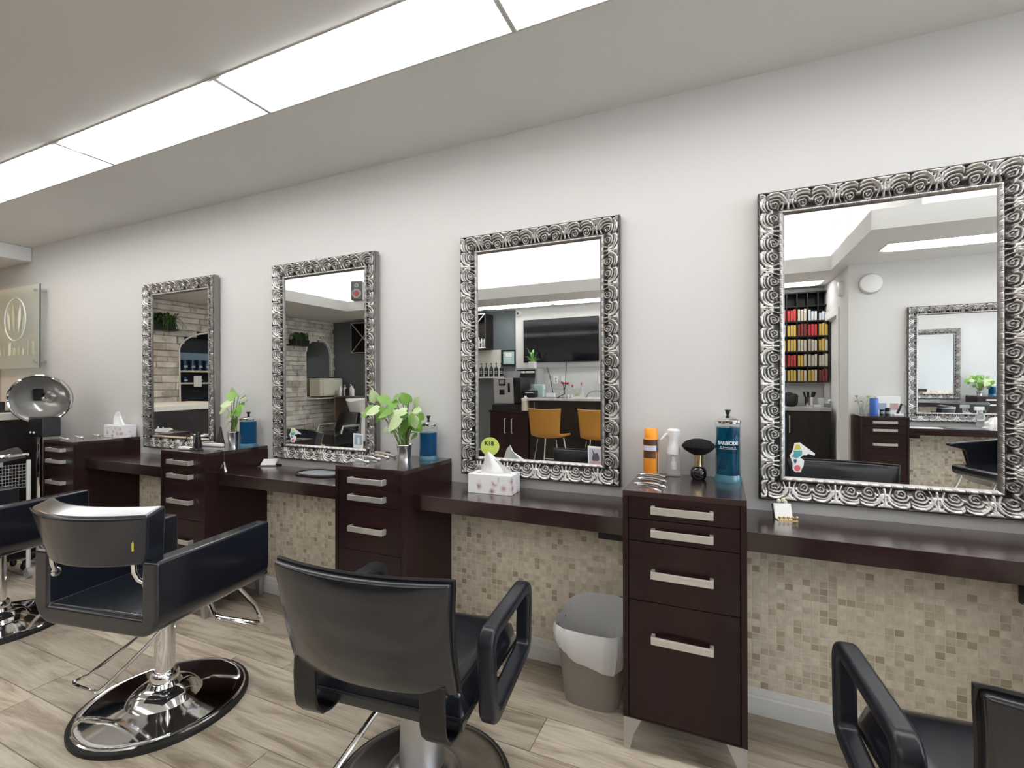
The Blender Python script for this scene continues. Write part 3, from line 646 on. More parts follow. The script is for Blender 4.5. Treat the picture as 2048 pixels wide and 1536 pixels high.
def make_loop_chair():
    t = empty('styling_chair')
    # backrest
    def back(a, b):
        z = .515+.305*b; w = .250+.014*b-.006*math.sin(math.pi*b); x = -w+2*w*a; q = x/w
        return (x, -.305+.04*q*q-.065*b-.010*math.sin(math.pi*b), z)
    mb = MB(); slab(mb, back, lambda a, b: .030+.026*(math.sin(math.pi*a)*math.sin(math.pi*b))**.35, 24, 12); bk = mb.obj('backrest', M_LEATH2, t, bev=.008, seg=3)
    per = [back(i/24, 1) for i in range(25)]+[back(1, 1-i/12) for i in range(1, 13)]+[back(1-i/24, 0) for i in range(1, 25)]+[back(0, i/12) for i in range(1, 12)]
    mb = MB(); mb.tube([(x*1.006, y+.008, z+(.003 if z > .815 else 0)) for x, y, z in per], .0055, 6, closed=True); mb.obj('piping', M_PLAST, bk, smooth=True)
    for sx in (-1, 1):
        mb = MB(); x = sx*.195
        path = [(-.300, .545), (-.302, .50), (-.300, .44), (-.292, .41), (-.27, .384), (-.235, .374), (-.10, .382)]
        th = .010; n = len(path)
        vs_ = []; fs = []
        for i, (y, z) in enumerate(path):
            a = Vector(path[max(i-1, 0)]); b = Vector(path[min(i+1, n-1)]); d = (b-a).normalized(); nn = Vector((-d.y, d.x))*th/2
            for xx in (x-.036, x+.036): vs_ += [(xx, y+nn.x, z+nn.y), (xx, y-nn.x, z-nn.y)]
        for i in range(n-1):
            b = i*4; fs += [(b, b+4, b+6, b+2), (b+1, b+3, b+7, b+5), (b, b+1, b+5, b+4), (b+2, b+6, b+7, b+3)]
        fs += [(0, 2, 3, 1), ((n-1)*4, (n-1)*4+1, (n-1)*4+3, (n-1)*4+2)]
        mb.add(vs_, fs).obj('back_upright', M_PLAST, t, bev=.003, seg=2)
    # seat
    def seat(a, b, top):
        x = -.248+.496*a; y = -.235+.48*b; e = min(min(a, 1-a)*9, min(b, 1-b)*9, 1); r = math.sqrt(max(0, 1-(1-e)**2))
        z = (.428+.064*r-.012*math.sin(math.pi*a)*math.sin(math.pi*b)) if top else .405-.01*r
        if b > .8: z -= .03*((b-.8)/.2)**2
        if b < .15: z -= .012*((.15-b)/.15)**2
        return (x, y, z)
    mb = MB(); mb.grid(lambda a, b: seat(a, b, True), 28, 28, True); mb.grid(lambda a, b: seat(a, b, False), 28, 28)
    for c in (lambda a: (a, 0), lambda a: (a, 1), lambda a: (0, a), lambda a: (1, a)): mb.grid(lambda a, b, c=c: tuple(Vector(seat(*c(a), False)).lerp(Vector(seat(*c(a), True)), b)), 28, 1)
    st = mb.obj('seat', M_LEATH2, t, smooth=True)
    MB().tube([(-.249, -.236, .424), (.249, -.236, .424), (.249, .246, .396), (-.249, .246, .396)], .005, 6, closed=True).obj('piping', M_PLAST, st, smooth=True)
    MB().box(-.20, .20, -.20, .20, .378, .398).obj('seat_plate', M_PLAST, t, bev=.004)
    for sx in (-1, 1):
        po = round_poly([(-.165, .352), (-.185, .632), (.222, .634), (.21, .390)], [.05, .05, .055, .05], 7)
        pi = round_poly([(-.126, .398), (-.146, .596), (.180, .598), (.170, .428)], [.02, .025, .03, .02], 7)
        mb = MB(); ring(mb, po, pi, sx*.262 if sx > 0 else sx*.312, sx*.312 if sx > 0 else sx*.262); ar = mb.obj('armrest', M_ARM, t, bev=.013, seg=3)
    MB().lathe([(.072, .06), (.064, .37), (.03, .378), (0, .378)], 32).obj('column', M_ALU, t, smooth=True)
    disc_base(t, .29, mat('brushed_base', (.42, .41, .41), .26, 1))
    mb = MB(); mb.tube([(-.05, -.02, .36), (-.09, -.14, .30), (-.16, -.30, .17), (-.18, -.34, .145)], .0085, 8); mb.lathe([(0, 0)], 3, False); mb.obj('pump_lever', M_CHROME, t, smooth=True)
    mb = MB(); mb.tube([(-.10, .2, .39), (-.12, .33, .24), (-.12, .37, .16), (-.10, .385, .145), (.13, .385, .145), (.15, .37, .16), (.15, .33, .24), (.13, .2, .39)], .010, 8); mb.obj('footrest', M_CHROME, t, smooth=True)
    return t
chB = make_loop_chair()
tag(chB, 'black styling chair with looped arms in the centre foreground', 'chair', 'styling chairs along the wall'); chB.location = (-.892, -.835, 0); chB.rotation_euler.z = math.radians(6)
o = copy_tree(chB); o.scale = (1, 1, 1.02); o.location = (.585, -.83, 0); o.rotation_euler.z = math.radians(5); tag(o, 'black loop-armed styling chair cut off at the lower right corner', 'chair', 'styling chairs along the wall')
# chair of the opposite station: padded bucket back, chrome foot bar
def make_bucket_chair():
    t = empty('styling_chair')
    def back(a, b):
        z = .50+.36*b; w = .24+.02*b; x = -w+2*w*a; q = x/w
        return (x, -.26+.12*q*q-.07*b, z)
    mb = MB(); slab(mb, back, .05, 20, 8); mb.obj('backrest', M_LEATH2, t, bev=.014, seg=3)
    mb = MB(); mb.prism([(-.25, .50), (.25, .50), (.25, .44), (.10, .36), (-.18, .33), (-.26, .40)], -.235, .235, 'yz'); mb.obj('seat', M_LEATH2, t, bev=.02, seg=3)
    for sx in (-1, 1):
        mb = MB(); mb.prism([(-.22, .70), (.25, .665), (.25, .64), (.12, .61), (.08, .48), (-.22, .48)], sx*.27-.025, sx*.27+.025, 'yz'); mb.obj('armrest', M_LEATH2, t, bev=.012, seg=2)
    MB().lathe([(.04, .06), (.04, .35), (0, .35)], 20).obj('column', M_CHROME, t, smooth=True); disc_base(t)
    MB().tube([(-.16, .22, .42), (-.18, .34, .15), (.18, .34, .15), (.16, .22, .42)], .011, 8).obj('footrest', M_CHROME, t, smooth=True)
    return t
o = make_bucket_chair(); o.location = (2.14, -3.15, 0); o.scale = (1, 1, 1.1); o.rotation_euler.z = math.radians(72); tag(o, 'black bucket styling chair at the opposite station, seen in the right mirror', 'chair')

o = copy_tree(chA); o.location = (3.30, -1.0, 0); o.rotation_euler.z = math.radians(-6); tag(o, 'black boxy styling chair near the storefront, twice reflected in the right mirror', 'chair', 'styling chairs along the wall')
# ================================================================ things on the cabinets and counters
TOP = CH
def plc(u, v, z, y=-.09):                      # where the pixel meets the top, kept off the wall
    p = onz(u, v, z)
    if p.y > y: q = ony(u, v, y); p = Vector((q.x, y, z))
    return p
def polymat(name, col, r=.5, **k): return mat(name, col, r, **k)
# --- orange aerosol can
p = onz(1302, 951, TOP); t = thing('aerosol_can', 'orange aerosol can with an orange cap and dark label', 'spray can', p, math.radians(10))
M_ORG = mat('orange_print', (.86, .30, .03), .35); M_ORC = mat('orange_cap', (.95, .36, .02), .4)
MB().lathe([(.0, 0), (.029, 0), (.031, .003), (.031, .150), (.028, .158), (0, .158)], 32).obj('can', M_ORG, t, smooth=True)
MB().lathe([(.0265, .156), (.0265, .192), (.024, .196), (0, .196)], 28).obj('cap', M_ORC, t, smooth=True)
def wrap(name, r, z0, z1, a0, a1, m, par, n=14): return MB().lathe([(r, z0), (r, z1)], n, False, 'z', (math.radians(a0), math.radians(a1))).obj(name, m, par, smooth=True)
M_BRN = mat('brown_print', (.09, .045, .02), .35); M_LAV = mat('lavender_print', (.62, .64, .82), .4); M_BLK = mat('black_print', (.015, .013, .012), .35)
wrap('label_shoulder', .0313, .128, .152, 160, 380, M_BRN, t); wrap('label_band', .0314, .107, .127, 200, 310, M_LAV, t); wrap('label_panel', .0314, .075, .106, 200, 305, M_BRN, t); wrap('label_stripe', .0314, .004, .15, 316, 324, M_BLK, t, 3); wrap('label_stripe', .0314, .004, .15, 325, 333, M_WHITE, t, 3); wrap('label_block', .0313, .10, .128, 312, 345, M_BLK, t, 4)
for k, z in enumerate((.098, .090, .082)): text_obj('label_text', ['STYLING', 'SPRAY', 'STRONG'][k], .0055, M_WHITE, t, (-.012, -.0305, z), (math.pi/2, 0, math.radians(-20))) if False else None
# --- continuous mist bottle
p = onz(1347, 953, TOP); t = thing('mist_bottle', 'white and clear continuous mist spray bottle', 'spray bottle', p, math.radians(8))
M_CLR = mat('clear_plastic', (.93, .95, .96), .12, trans=.85, ior=1.2)
MB().lathe([(0, 0), (.028, 0), (.029, .004), (.027, .03), (.0245, .094), (0, .094)], 28).obj('bottle', M_CLR, t, smooth=True)
MB().lathe([(.0, .03), (.010, .03), (.010, .06), (.008, .065), (.010, .07), (.010, .085), (0, .085)], 16).obj('pump', M_WHITE, t, smooth=True)
MB().lathe([(0, .094), (.0265, .094), (.0265, .115), (.021, .13), (.0205, .155), (.026, .175), (.027, .19), (.02, .196), (0, .196)], 28).obj('head', M_WHITE, t, smooth=True)
mb = MB(); mb.tube([(-.018, -.004, .176), (-.032, -.006, .170), (-.042, -.007, .158), (-.05, -.008, .150)], [.008, .007, .006, .004], 8); mb.obj('trigger', M_WHITE, t, smooth=True)
# --- neck duster
p = onz(1397, 958, TOP); t = thing('neck_brush', 'black neck duster brush with gold ferrule standing upright', 'brush', p)
MB().lathe([(0, 0), (.022, 0), (.028, .008), (.031, .022), (.030, .035), (.024, .046), (.0165, .052), (0, .052)], 28).obj('handle', mat('gloss_black', (.006, .006, .006), .08, coat=.5), t, smooth=True)
MB().lathe([(.0165, .052), (.0155, .07), (.017, .098), (0, .098)], 24).obj('ferrule', mat('pale_gold', (.72, .56, .33), .22, 1), t, smooth=True)
mb = MB(); mb.lathe([(.015, .096), (.03, .102), (.052, .116), (.064, .131), (.060, .14), (.045, .153), (.02, .160), (0, .161)], 40)
br = mb.obj('bristles', mat('black_bristle', (.004, .004, .004), .95, bump=1, bscale=300), t, smooth=True)
# --- disinfectant jars
M_LIQ = mat('blue_liquid', (.004, .115, .30), .05, trans=.55, ior=1.33, spec=.5); M_LIQ2 = mat('teal_liquid', (.003, .11, .22), .05, trans=.6, ior=1.33)
M_JAR = mat('jar_glass', (.95, .99, 1), .0, trans=1, ior=1.12)
def jar(p, h, r, label, liq, fill, big=False, lidtilt=0):
    t = thing('disinfectant_jar', label, 'jar', p, 0, 'disinfectant jars on the cabinets')
    body = h*.80
    MB().lathe([(r*.98, h*.10), (r, h*.13), (r, body), (r-.0025, body), (r-.0025, h*.13), (r*.9, h*.105)], 40, False).obj('glass', M_JAR, t, smooth=True)
    MB().lathe([(0, 0), (r*1.06, 0), (r*1.08, .006), (r*1.04, h*.05), (r*.985, h*.098), (0, h*.098)], 40).obj('foot', mat('jar_foot', (.12, .34, .46), .08, trans=.5, ior=1.3, coat=.3), t, smooth=True)
    MB().lathe([(0, h*.102), (r*.9, h*.102), (r-.0035, h*.135), (r-.0035, body*fill), (0, body*fill)], 36).obj('liquid', liq, t, smooth=True)
    ld = MB().lathe([(0, body-.001), (r*1.03, body-.001), (r*1.05, body+.003), (r*1.05, body+.009), (r*.98, body+.012), (r*.90, body+.0125), (r*.86, body+.015), (r*.6, body+.021), (r*.22, body+.030), (r*.14, body+.033), (0, body+.033)], 40).obj('lid', M_CHROME, t, smooth=True)
    MB().lathe([(r*.13, body+.033), (r*.2, body+.046), (r*.28, body+.051), (0, body+.052)], 16).obj('knob', M_PLAST, ld, smooth=True)
    return t
t = jar(onz(1456, 962, TOP), .285, .046, 'tall blue disinfectant jar with white lettering', M_LIQ2, .93, True)
mb = MB(); mb.at((.0, .0, .13), (0, math.radians(12), 0)).cbox(0, 0, 0, .022, .004, .17); mb.at((.012, .01, .12), (0, math.radians(-8), 0)).cbox(0, 0, 0, .016, .004, .16); mb.obj('comb', mat('comb_teal', (.05, .28, .36), .4), t)
face = math.atan2(CAM[1]-t.location.y, CAM[0]-t.location.x)
def wraptext(par, s, size, r, z, m, bold=0, sx=1.0):       # lettering bent round the jar, turned to the room
    o = text_obj('lettering', s, size, m, par, (0, 0, 0), (0, 0, 0), bold=bold)
    for v in o.data.vertices:
        x, y, q = v.co; a = face+x*sx/r; rr = r+.0006+q; v.co = (math.cos(a)*rr, math.sin(a)*rr, z+y)
    return o
M_LET = mat('white_lettering', (.85, .9, .92), .5)
wraptext(t, 'BARBICIDE', .0185, .046, .152, M_LET, .0004, .86); wraptext(t, 'Disinfectant', .0075, .046, .1365, M_LET); wraptext(t, 'HOSPITAL GRADE GERMICIDE', .0048, .046, .130, M_LET)
for dx in (-.026, .026): wraptext(t, '*', .014, .046, .134, M_LET).data.transform(Matrix.Rotation(dx/.046, 4, 'Z'))
jar(plc(857, 917, TOP, -.075), .215, .047, 'blue disinfectant jar beside the big pothos plant, lid ajar', M_LIQ, .80)
jar(plc(497, 891, TOP, -.075), .205, .050, 'blue disinfectant jar beside the small plant, far cabinet', M_LIQ, .95)
# --- potted pothos
M_LEAF = mat('leaf_green', (.22, .42, .07), .42, var=.35, vscale=25, col2=(.14, .32, .045), trans=0); M_LEAF2 = mat('leaf_pale', (.50, .64, .33), .45, var=.2, vscale=30)
M_STEM = mat('stem', (.16, .13, .05), .6); M_SOIL = mat('soil', (.05, .035, .02), .95, bump=.8, bscale=100)
M_BUCK = mat('zinc', (.80, .81, .82), .24, 1)
def leaf_mesh():
    mb = MB(); n = 10; m = 4
    def fn(a, b):
        w = .5*(math.sin(math.pi*min(1, a*.92+.08)))**.75*(1-.42*a)*1.05; x = (b*2-1)*w
        return (x, a-.12*(abs(b*2-1))**2*(1-a)*1.0, -.16*a*a+.10*abs(x)**1.2-.02)
    mb.grid(fn, n, 2*m); return mb.mesh('leaf')
LEAFM = leaf_mesh()
def pothos(p, label, leaves, seed, potr=.034, poth=.072):
    """leaves: (u, v, size m, dy off the pot, tilt) -- each leaf hung where the photo shows it, near the pot's own distance"""
    r = random.Random(seed); t = thing('potted_plant', label, 'plant', p, 0, 'pothos plants on the cabinets')
    MB().lathe([(0, 0), (potr*.8, 0), (potr*.8, .004), (potr, poth), (potr*1.07, poth+.003), (potr*1.05, poth+.006), (potr*.95, poth), (potr*.9, poth-.008), (0, poth-.008)], 28).obj('pot', M_BUCK, t, smooth=True)
    MB().lathe([(potr*.9, poth-.007), (0, poth-.004)], 16, False).obj('soil', M_SOIL, t)
    for i, (u, v, s, dy, ang, tint) in enumerate(leaves):
        e = ony(u, v, p.y+dy)-p; b = Vector((r.uniform(-.5, .5)*potr, r.uniform(-.5, .5)*potr, poth-.008))
        mdl = b.lerp(e, .55)+Vector((0, 0, .035))
        pts = [b, b.lerp(mdl, .5)+Vector((0, 0, .012)), mdl, mdl.lerp(e, .6)+Vector((0, 0, .006)), e]
        MB().tube(pts, .0020, 5).obj('stem', M_STEM if i % 2 else M_LEAF, t, smooth=True)
        q = link('leaf', LEAFM if tint == 0 else LEAFM2, M_LEAF, t, smooth=True, loc=e); q.scale = (s*1.12, s*1.08, s*1.08)
        # leaf hangs from its stalk: tip direction ang in the picture plane (0 = right, 90 = up), face turned to the room and up
        a = math.radians(ang); tip = Vector((math.cos(a), -.35, math.sin(a))).normalized(); nrm = Vector((r.uniform(-.3, .3), -.75, .75)); nrm = (nrm-tip*nrm.dot(tip)).normalized(); x = tip.cross(nrm)
        q.rotation_euler = Matrix((x, tip, nrm)).transposed().to_euler()
    return t
LEAFM.materials.append(M_LEAF); LEAFM2 = LEAFM.copy(); LEAFM2.materials.clear(); LEAFM2.materials.append(M_LEAF2)
PL = [(752, 803, .062, -.05, 105, 1), (745, 815, .075, -.06, 215, 0), (757, 818, .070, -.08, 195, 1), (772, 812, .055, -.02, 20, 0), (785, 800, .06, -.03, 30, 0), (770, 815, .06, -.07, 265, 0), (790, 815, .06, 0, 80, 1), (800, 830, .065, -.08, 170, 1), (800, 835, .085, -.12, 225, 1), (815, 815, .06, 0, 75, 1), (830, 812, .055, -.02, 60, 1), (815, 828, .055, -.07, 215, 0), (825, 822, .06, -.04, 10, 1), (835, 830, .05, 0, -20, 0), (812, 840, .06, -.06, 270, 0), (822, 845, .055, -.02, 320, 0), (832, 850, .05, -.03, 330, 0), (775, 855, .035, .02, 230, 1), (788, 850, .045, 0, 250, 0), (795, 810, .055, -.05, 160, 0), (828, 835, .055, -.08, 290, 1), (805, 805, .05, .02, 100, 1), (760, 830, .045, -.02, 240, 0), (805, 855, .05, -.02, 260, 0), (834, 868, .04, -.04, 215, 0), (832, 838, .05, -.05, 300, 0), (782, 822, .07, -.10, 200, 0), (795, 842, .06, -.05, 235, 0), (812, 822, .06, -.09, 190, 1), (818, 806, .06, -.02, 120, 0), (776, 803, .06, -.04, 150, 0), (826, 828, .06, -.10, 250, 0)]
pothos(plc(809, 911, TOP, -.11), 'large bright green pothos in a small zinc bucket', PL, 4, .040, .068)
PS = [(478, 790, .06, 0, 30, 1), (470, 795, .065, -.02, 150, 0), (482, 797, .055, 0, 10, 1), (462, 806, .075, -.05, 185, 1), (452, 815, .06, -.03, 215, 1), (470, 818, .07, -.06, 250, 0), (475, 815, .06, -.06, 300, 0), (480, 808, .05, -.01, 340, 0), (463, 825, .05, -.03, 225, 1), (458, 845, .05, -.02, 240, 1), (468, 848, .06, 0, 270, 0), (488, 806, .045, .01, 25, 1), (468, 790, .05, .02, 100, 1), (472, 838, .05, .02, 280, 0)]
pothos(plc(468, 890, TOP, -.10), 'small pale pothos beside the leftmost mirror', PS, 9, .036, .085)
jar(Vector((4.03, -.10, TOP)), .215, .047, 'blue disinfectant jar on the seventh cabinet, twice reflected', M_LIQ, .85)
pp_ = Vector((3.86, -.13, TOP)); o = copy_tree([q for q in COL.objects if q.name == 'potted_plant'][0]); o.location = pp_; tag(o, 'green pothos on the seventh cabinet, twice reflected', 'plant', 'pothos plants on the cabinets')
# --- tissue boxes
def floral():
    m = bpy.data.materials.new('floral_print'); m.use_nodes = True; nt = m.node_tree; N = nt.nodes; L = nt.links; b = N['Principled BSDF']; b.inputs['Roughness'].default_value = .6
    tc = N.new('ShaderNodeTexCoord'); v = N.new('ShaderNodeTexVoronoi'); v.inputs['Scale'].default_value = 27; L.new(tc.outputs['Object'], v.inputs[0])
    n = N.new('ShaderNodeTexNoise'); n.inputs['Scale'].default_value = 15; L.new(tc.outputs['Object'], n.inputs[0])
    rp = N.new('ShaderNodeValToRGB'); e = rp.color_ramp.elements; e[0].position = .0; e[0].color = (.16, .09, .11, 1); e[1].position = .62; e[1].color = (.86, .85, .86, 1); q = e.new(.22); q.color = (.55, .40, .42, 1); q = e.new(.42); q.color = (.80, .70, .72, 1)
    L.new(v.outputs['Distance'], rp.inputs[0]); mx_ = N.new('ShaderNodeMixRGB'); mx_.inputs[1].default_value = (.86, .86, .87, 1)
    r2 = N.new('ShaderNodeValToRGB'); r2.color_ramp.elements[0].position = .50; r2.color_ramp.elements[1].position = .54; L.new(n.outputs[0], r2.inputs[0]); L.new(r2.outputs[0], mx_.inputs[0]); L.new(rp.outputs[0], mx_.inputs[2]); L.new(mx_.outputs[0], b.inputs['Base Color']); return m
M_FLOR = floral()
def tissue_box(p, rz, label, L=.235, W=.115, H=.095, seed=1):
    t = thing('tissue_box', label, 'tissue box', p, rz, 'flowered tissue boxes')
    MB().box(-L/2, L/2, -W/2, W/2, 0, H).obj('carton', M_FLOR, t, bev=.002, seg=1)
    MB().add([(x, y, H+.0008) for x, y in rrect(L*.6, W*.4, W*.19, 6)], [tuple(range(28))]).obj('slot', mat('slot_film', (.72, .73, .75), .3), t)
    r = random.Random(seed); mb = MB()
    def fn(a, b):
        w = (.082-.055*b**1.5); x = -w+2*w*a; fold = math.sin(a*9+seed)*.012*(1-b*.3)
        return (x*(1-.2*b)-.012*b+.012*math.sin(3*b+seed), fold+.02*b*(a-.5), H-.004+.105*b-.03*b*abs(a-.4)*2)
    mb.grid(fn, 16, 10); o = mb.obj('tissue', M_PAPER, t, smooth=True); sm = o.modifiers.new('th', 'SOLIDIFY'); sm.thickness = .0012
    return t
tissue_box(Vector((-.975, -.135, CT)), math.radians(3), 'flowered tissue box on the counter in front of the middle mirror', L=.215, W=.115, H=.088)
tissue_box(plc(240, 866, TOP, -.075), math.radians(0), 'flowered tissue box on the far left cabinet', L=.20, W=.11, H=.09, seed=3)
# --- sectioning clips: silver double-prong clips laid in rows
M_CLIP = mat('clip_silver', (.75, .75, .76), .15, 1); M_CLIPW = mat('clip_white', (.80, .79, .76), .3, .3)
def clip(p, rz, label, L=.112, group='', m=None):
    t = thing('hair_clip', label, 'hair clip', p+Vector((0, 0, .0005)), rz, group); m = m or M_CLIP
    top = [(-L/2, 0, .010), (-L/4, -.004, .016), (0, -.006, .018), (L/4, -.006, .017), (L/2, -.004, .010)]
    mb = MB(); mb.tube([(x, y*3.2, z) for x, y, z in top], [.002, .0035, .0045, .0045, .003], 8); mb.obj('upper_jaw', m, t, smooth=True)
    mb = MB(); mb.tube([(-L/2, 0, .009), (-L/4, .014, .004), (0, .018, .0042), (L/4, .014, .0042), (L/2, .002, .008)], [.002, .003, .004, .004, .003], 8); mb.obj('lower_jaw', m, t, smooth=True)
    MB().at((L*.44, 0, .009)).blob((0, 0, 0), (.007, .010, .007), 10, 6).obj('spring', m, t, smooth=True)
for k, (u, v) in enumerate([(1299, 975), (1302, 964), (1304, 956)]): clip(plc(u, v, TOP), math.radians(-8), ['front hair clip', 'middle hair clip', 'rear hair clip'][k]+' of the three before the orange can', group='clips before the orange can')
for k, (u, v) in enumerate([(722, 925), (745, 920), (762, 916), (778, 912)]): clip(plc(u, v, TOP), math.radians(-12), ['nearest', 'second', 'third', 'farthest'][k]+' silver clip on the cabinet left of the big plant', group='clips beside the big plant', m=M_CLIPW)
for k, (u, v) in enumerate([(128, 880), (158, 877), (192, 873)]): clip(plc(u, v, TOP), math.radians(-5), ['left white clip', 'middle white clip', 'right white clip'][k]+' on the far left cabinet', L=.12-.02*k, group='clips on the far left cabinet', m=M_CLIPW)
# small brown roll behind the clips
p = plc(763, 906, TOP, -.06); t = thing('hair_roller', 'small wooden roller with dark end by the second mirror', 'roller', p+Vector((0, 0, .011)))
MB().lathe([(0, -.04), (.010, -.04), (.010, .03), (0, .03)], 16, True, 'x').obj('barrel', mat('tan_wood', (.45, .36, .27), .5), t, smooth=True); MB().lathe([(0, .03), (.011, .03), (.011, .05), (0, .05)], 16, True, 'x').obj('cap', M_PLAST, t, smooth=True)
# --- clippers, trimmer stand and cables on the second cabinet
p = onz(396, 893, TOP); t = thing('hair_clipper', 'black and chrome clipper standing before the leftmost mirror', 'clipper', p, math.radians(20))
MB().lathe([(0, 0), (.02, 0), (.022, .006), (.016, .05), (.012, .09), (0, .092)], 20).obj('body', M_PLAST, t, smooth=True)
MB().at((-.016, -.008, 0)).lathe([(0, 0), (.008, 0), (.008, .075), (0, .08)], 14).obj('blade_guard', M_CHROME, t, smooth=True)
p = onz(385, 896, TOP); tag(MB().tube([p+Vector((.02, .01, .07)), p+Vector((-.04, 0, .075)), p+Vector((-.075, -.005, .03)), p+Vector((-.07, -.03, .004)), p+Vector((0, -.05, .004)), p+Vector((.10, -.055, .004)), p+Vector((.18, -.05, .004)), p+Vector((.13, -.02, .004)), p+Vector((.07, -.04, .006)), p+Vector((.16, -.075, .005))], .003, 6).obj('power_cable', M_PLAST, smooth=True), 'black tangled cable beside the standing clipper', 'cable')
p = onz(370, 900, TOP); t = thing('trimmer', 'white trimmer lying on the edge of the second cabinet', 'trimmer', p+Vector((0, 0, .011)), math.radians(8)); MB().at((0, 0, 0)).blob((0, 0, 0), (.055, .014, .011), 14, 8, .8).obj('body', M_WHITE, t, smooth=True); MB().cbox(.058, 0, 0, .016, .022, .008).obj('blade', M_CHROME, t)
p = plc(425, 893, TOP); t = thing('hair_straightener', 'white flat iron lying before the small plant', 'flat iron', p+Vector((0, 0, .012)), math.radians(3)); MB().cbox(0, 0, 0, .18, .025, .02).obj('body', M_WHITE, t, bev=.005); MB().cbox(-.03, 0, .012, .09, .02, .006).obj('plate', M_GREYP, t, bev=.001)
p = plc(441, 888, TOP); tag(MB().at(tuple(p), (0, 0, .2)).add([(-.03, -.008, 0), (.03, -.008, 0), (.03, .008, 0), (-.03, .008, 0), (-.004, -.004, .115), (.004, -.004, .115), (.004, .004, .115), (-.004, .004, .115)], [(0, 3, 2, 1), (4, 5, 6, 7), (0, 1, 5, 4), (1, 2, 6, 5), (2, 3, 7, 6), (3, 0, 4, 7)]).obj('wedge_stand', mat('dark_grey_plastic', (.06, .06, .06), .5), bev=.002, seg=1), 'dark grey wedge beside the frame of the leftmost mirror', 'stand')
a = Vector((CX[1]+.206, -.30, TOP)); t = thing('clipper_plug', 'silver plug on a cord hanging over the cabinet side', 'plug', a)
MB().tube([(-.05, .0, .004), (-.01, 0, .004), (.006, 0, -.004), (.012, -.005, -.03), (.02, -.01, -.06)], .003, 6).obj('cord', M_PLAST, t, smooth=True)
MB().tube([(.02, -.01, -.06), (.034, -.014, -.085)], .006, 8).obj('plug_body', M_CHROME, t, smooth=True); MB().tube([(.012, -.012, -.07), (.006, -.018, -.095)], .005, 8).obj('plug_tip', M_CHROME, t, smooth=True); MB().tube([(.034, -.014, -.085), (.05, -.018, -.112)], [.004, .0065], 8).obj('plug_end', M_WHITE, t, smooth=True)
# --- business card holders
p = onz(1571, 1039, CT); t = thing('card_holder', 'gold wire card holder with white cards under the right mirror', 'card holder', p, math.radians(18))
GOLD = mat('gold_wire', (.66, .50, .24), .25, 1)
MB().box(-.034, .034, -.022, .022, 0, .003).obj('tray', GOLD, t); mb = MB(); mb.tube([(-.034, -.022, .012), (.034, -.022, .012)], .0014, 6)
for k in range(5): mb.tube([(-.03+.015*k, -.022, .003), (-.03+.015*k, -.022, .012)], .0013, 6); mb.blob((-.03+.015*k, -.022, .014), (.005, .003, .004), 8, 5)
mb.obj('rail', GOLD, t, smooth=True)
for k in range(4): MB().at((-.003, .004+k*.0022, .0035), (math.radians(-16), 0, 0)).box(-.03, .03, 0, .0012, 0, .052).obj('card', M_PAPER, t)
MB().at((-.003, .0145, .0035), (math.radians(-16), 0, 0)).box(-.033, .033, 0, .003, 0, .05).obj('back_plate', M_PLAST, t)
mb = MB(); mb.blob((-.012, .026, .062), (.008, .004, .008), 8, 6); mb.blob((.004, .026, .066), (.008, .004, .009), 8, 6); mb.blob((.012, .026, .058), (.007, .004, .008), 8, 6); mb.obj('flower_finial', mat('cream_green', (.66, .66, .5), .5), t, smooth=True)
p = onz(536, 932, CT); t = thing('card_holder', 'clear plastic card holder with white cards, beneath the second mirror', 'card holder', p, math.radians(25))
MB().box(-.05, .05, -.03, .03, 0, .004).obj('tray', M_CLR, t); MB().at((0, .0, .006), (math.radians(-55), 0, 0)).box(-.045, .045, -.004, .004, -.002, .05).obj('card', M_PAPER, t); MB().box(.03, .085, .02, .028, 0, .008).obj('pen', M_PLAST, t)
# --- round mat
p = onz(640, 948, CT); t = thing('tool_mat', 'black-rimmed oval silicone mat on the second counter', 'mat', p)
mb = MB(); mb.prism([(x, y) for x, y in rrect(.28, .17, .084, 10)], 0, .004, 'xy'); mb.obj('pad', mat('grey_silicone', (.33, .34, .37), .35), t)
mb = MB(); mb.tube([(x, y, .006) for x, y in rrect(.28, .17, .084, 10)], .006, 6, closed=True); mb.obj('rim', M_PLAST, t, smooth=True)
# --- waste bin
p = onz(1222, 1408, 0); bx, by = -.50, -.17
t = thing('waste_bin', 'taupe waste bin with white plastic liner beneath the middle counter', 'bin', (bx, by, 0))
def binp(a, w, d, z): return (w/2*math.copysign(abs(math.cos(a))**.6, math.cos(a)), d/2*math.copysign(abs(math.sin(a))**.6, math.sin(a)), z)
mb = MB(); mb.grid(lambda a, b: binp(2*math.pi*a, .22+.07*b, .17+.05*b, .285*b), 40, 3); mb.add([binp(2*math.pi*i/40, .22, .17, 0) for i in range(40)], [tuple(range(40))]); mb.obj('bucket', mat('taupe_plastic', (.30, .265, .235), .5), t, smooth=True)
rb = random.Random(2); mb = MB()
def bag(a, b):
    an = 2*math.pi*a; top = .315+.075*max(0, math.sin(an+.35))**.8; fold = (.004*math.sin(13*an)+.003*math.sin(29*an+1))
    if b < .55: k = b/.55; z0 = .205+.02*math.sin(an*2+.5)-.03*max(0, math.cos(an-5.6)); z = z0+(top-z0)*k; s = 1.035+.075*math.sin(math.pi*min(1, k*1.05))**.8; fo = fold*(1-.6*k)
    else: k = (b-.55)/.45; z = top-(top-.15)*k; s = 1.03-.12*k; fo = -fold*.6
    w, d = (.22+.07*min(1, z/.30))*s+fo, (.17+.05*min(1, z/.30))*s+fo
    return binp(an, w, d, z)
mb.grid(bag, 96, 18); mb.obj('liner', mat('white_bag', (.88, .88, .89), .45, trans=.05, ior=1.1), t, smooth=True)
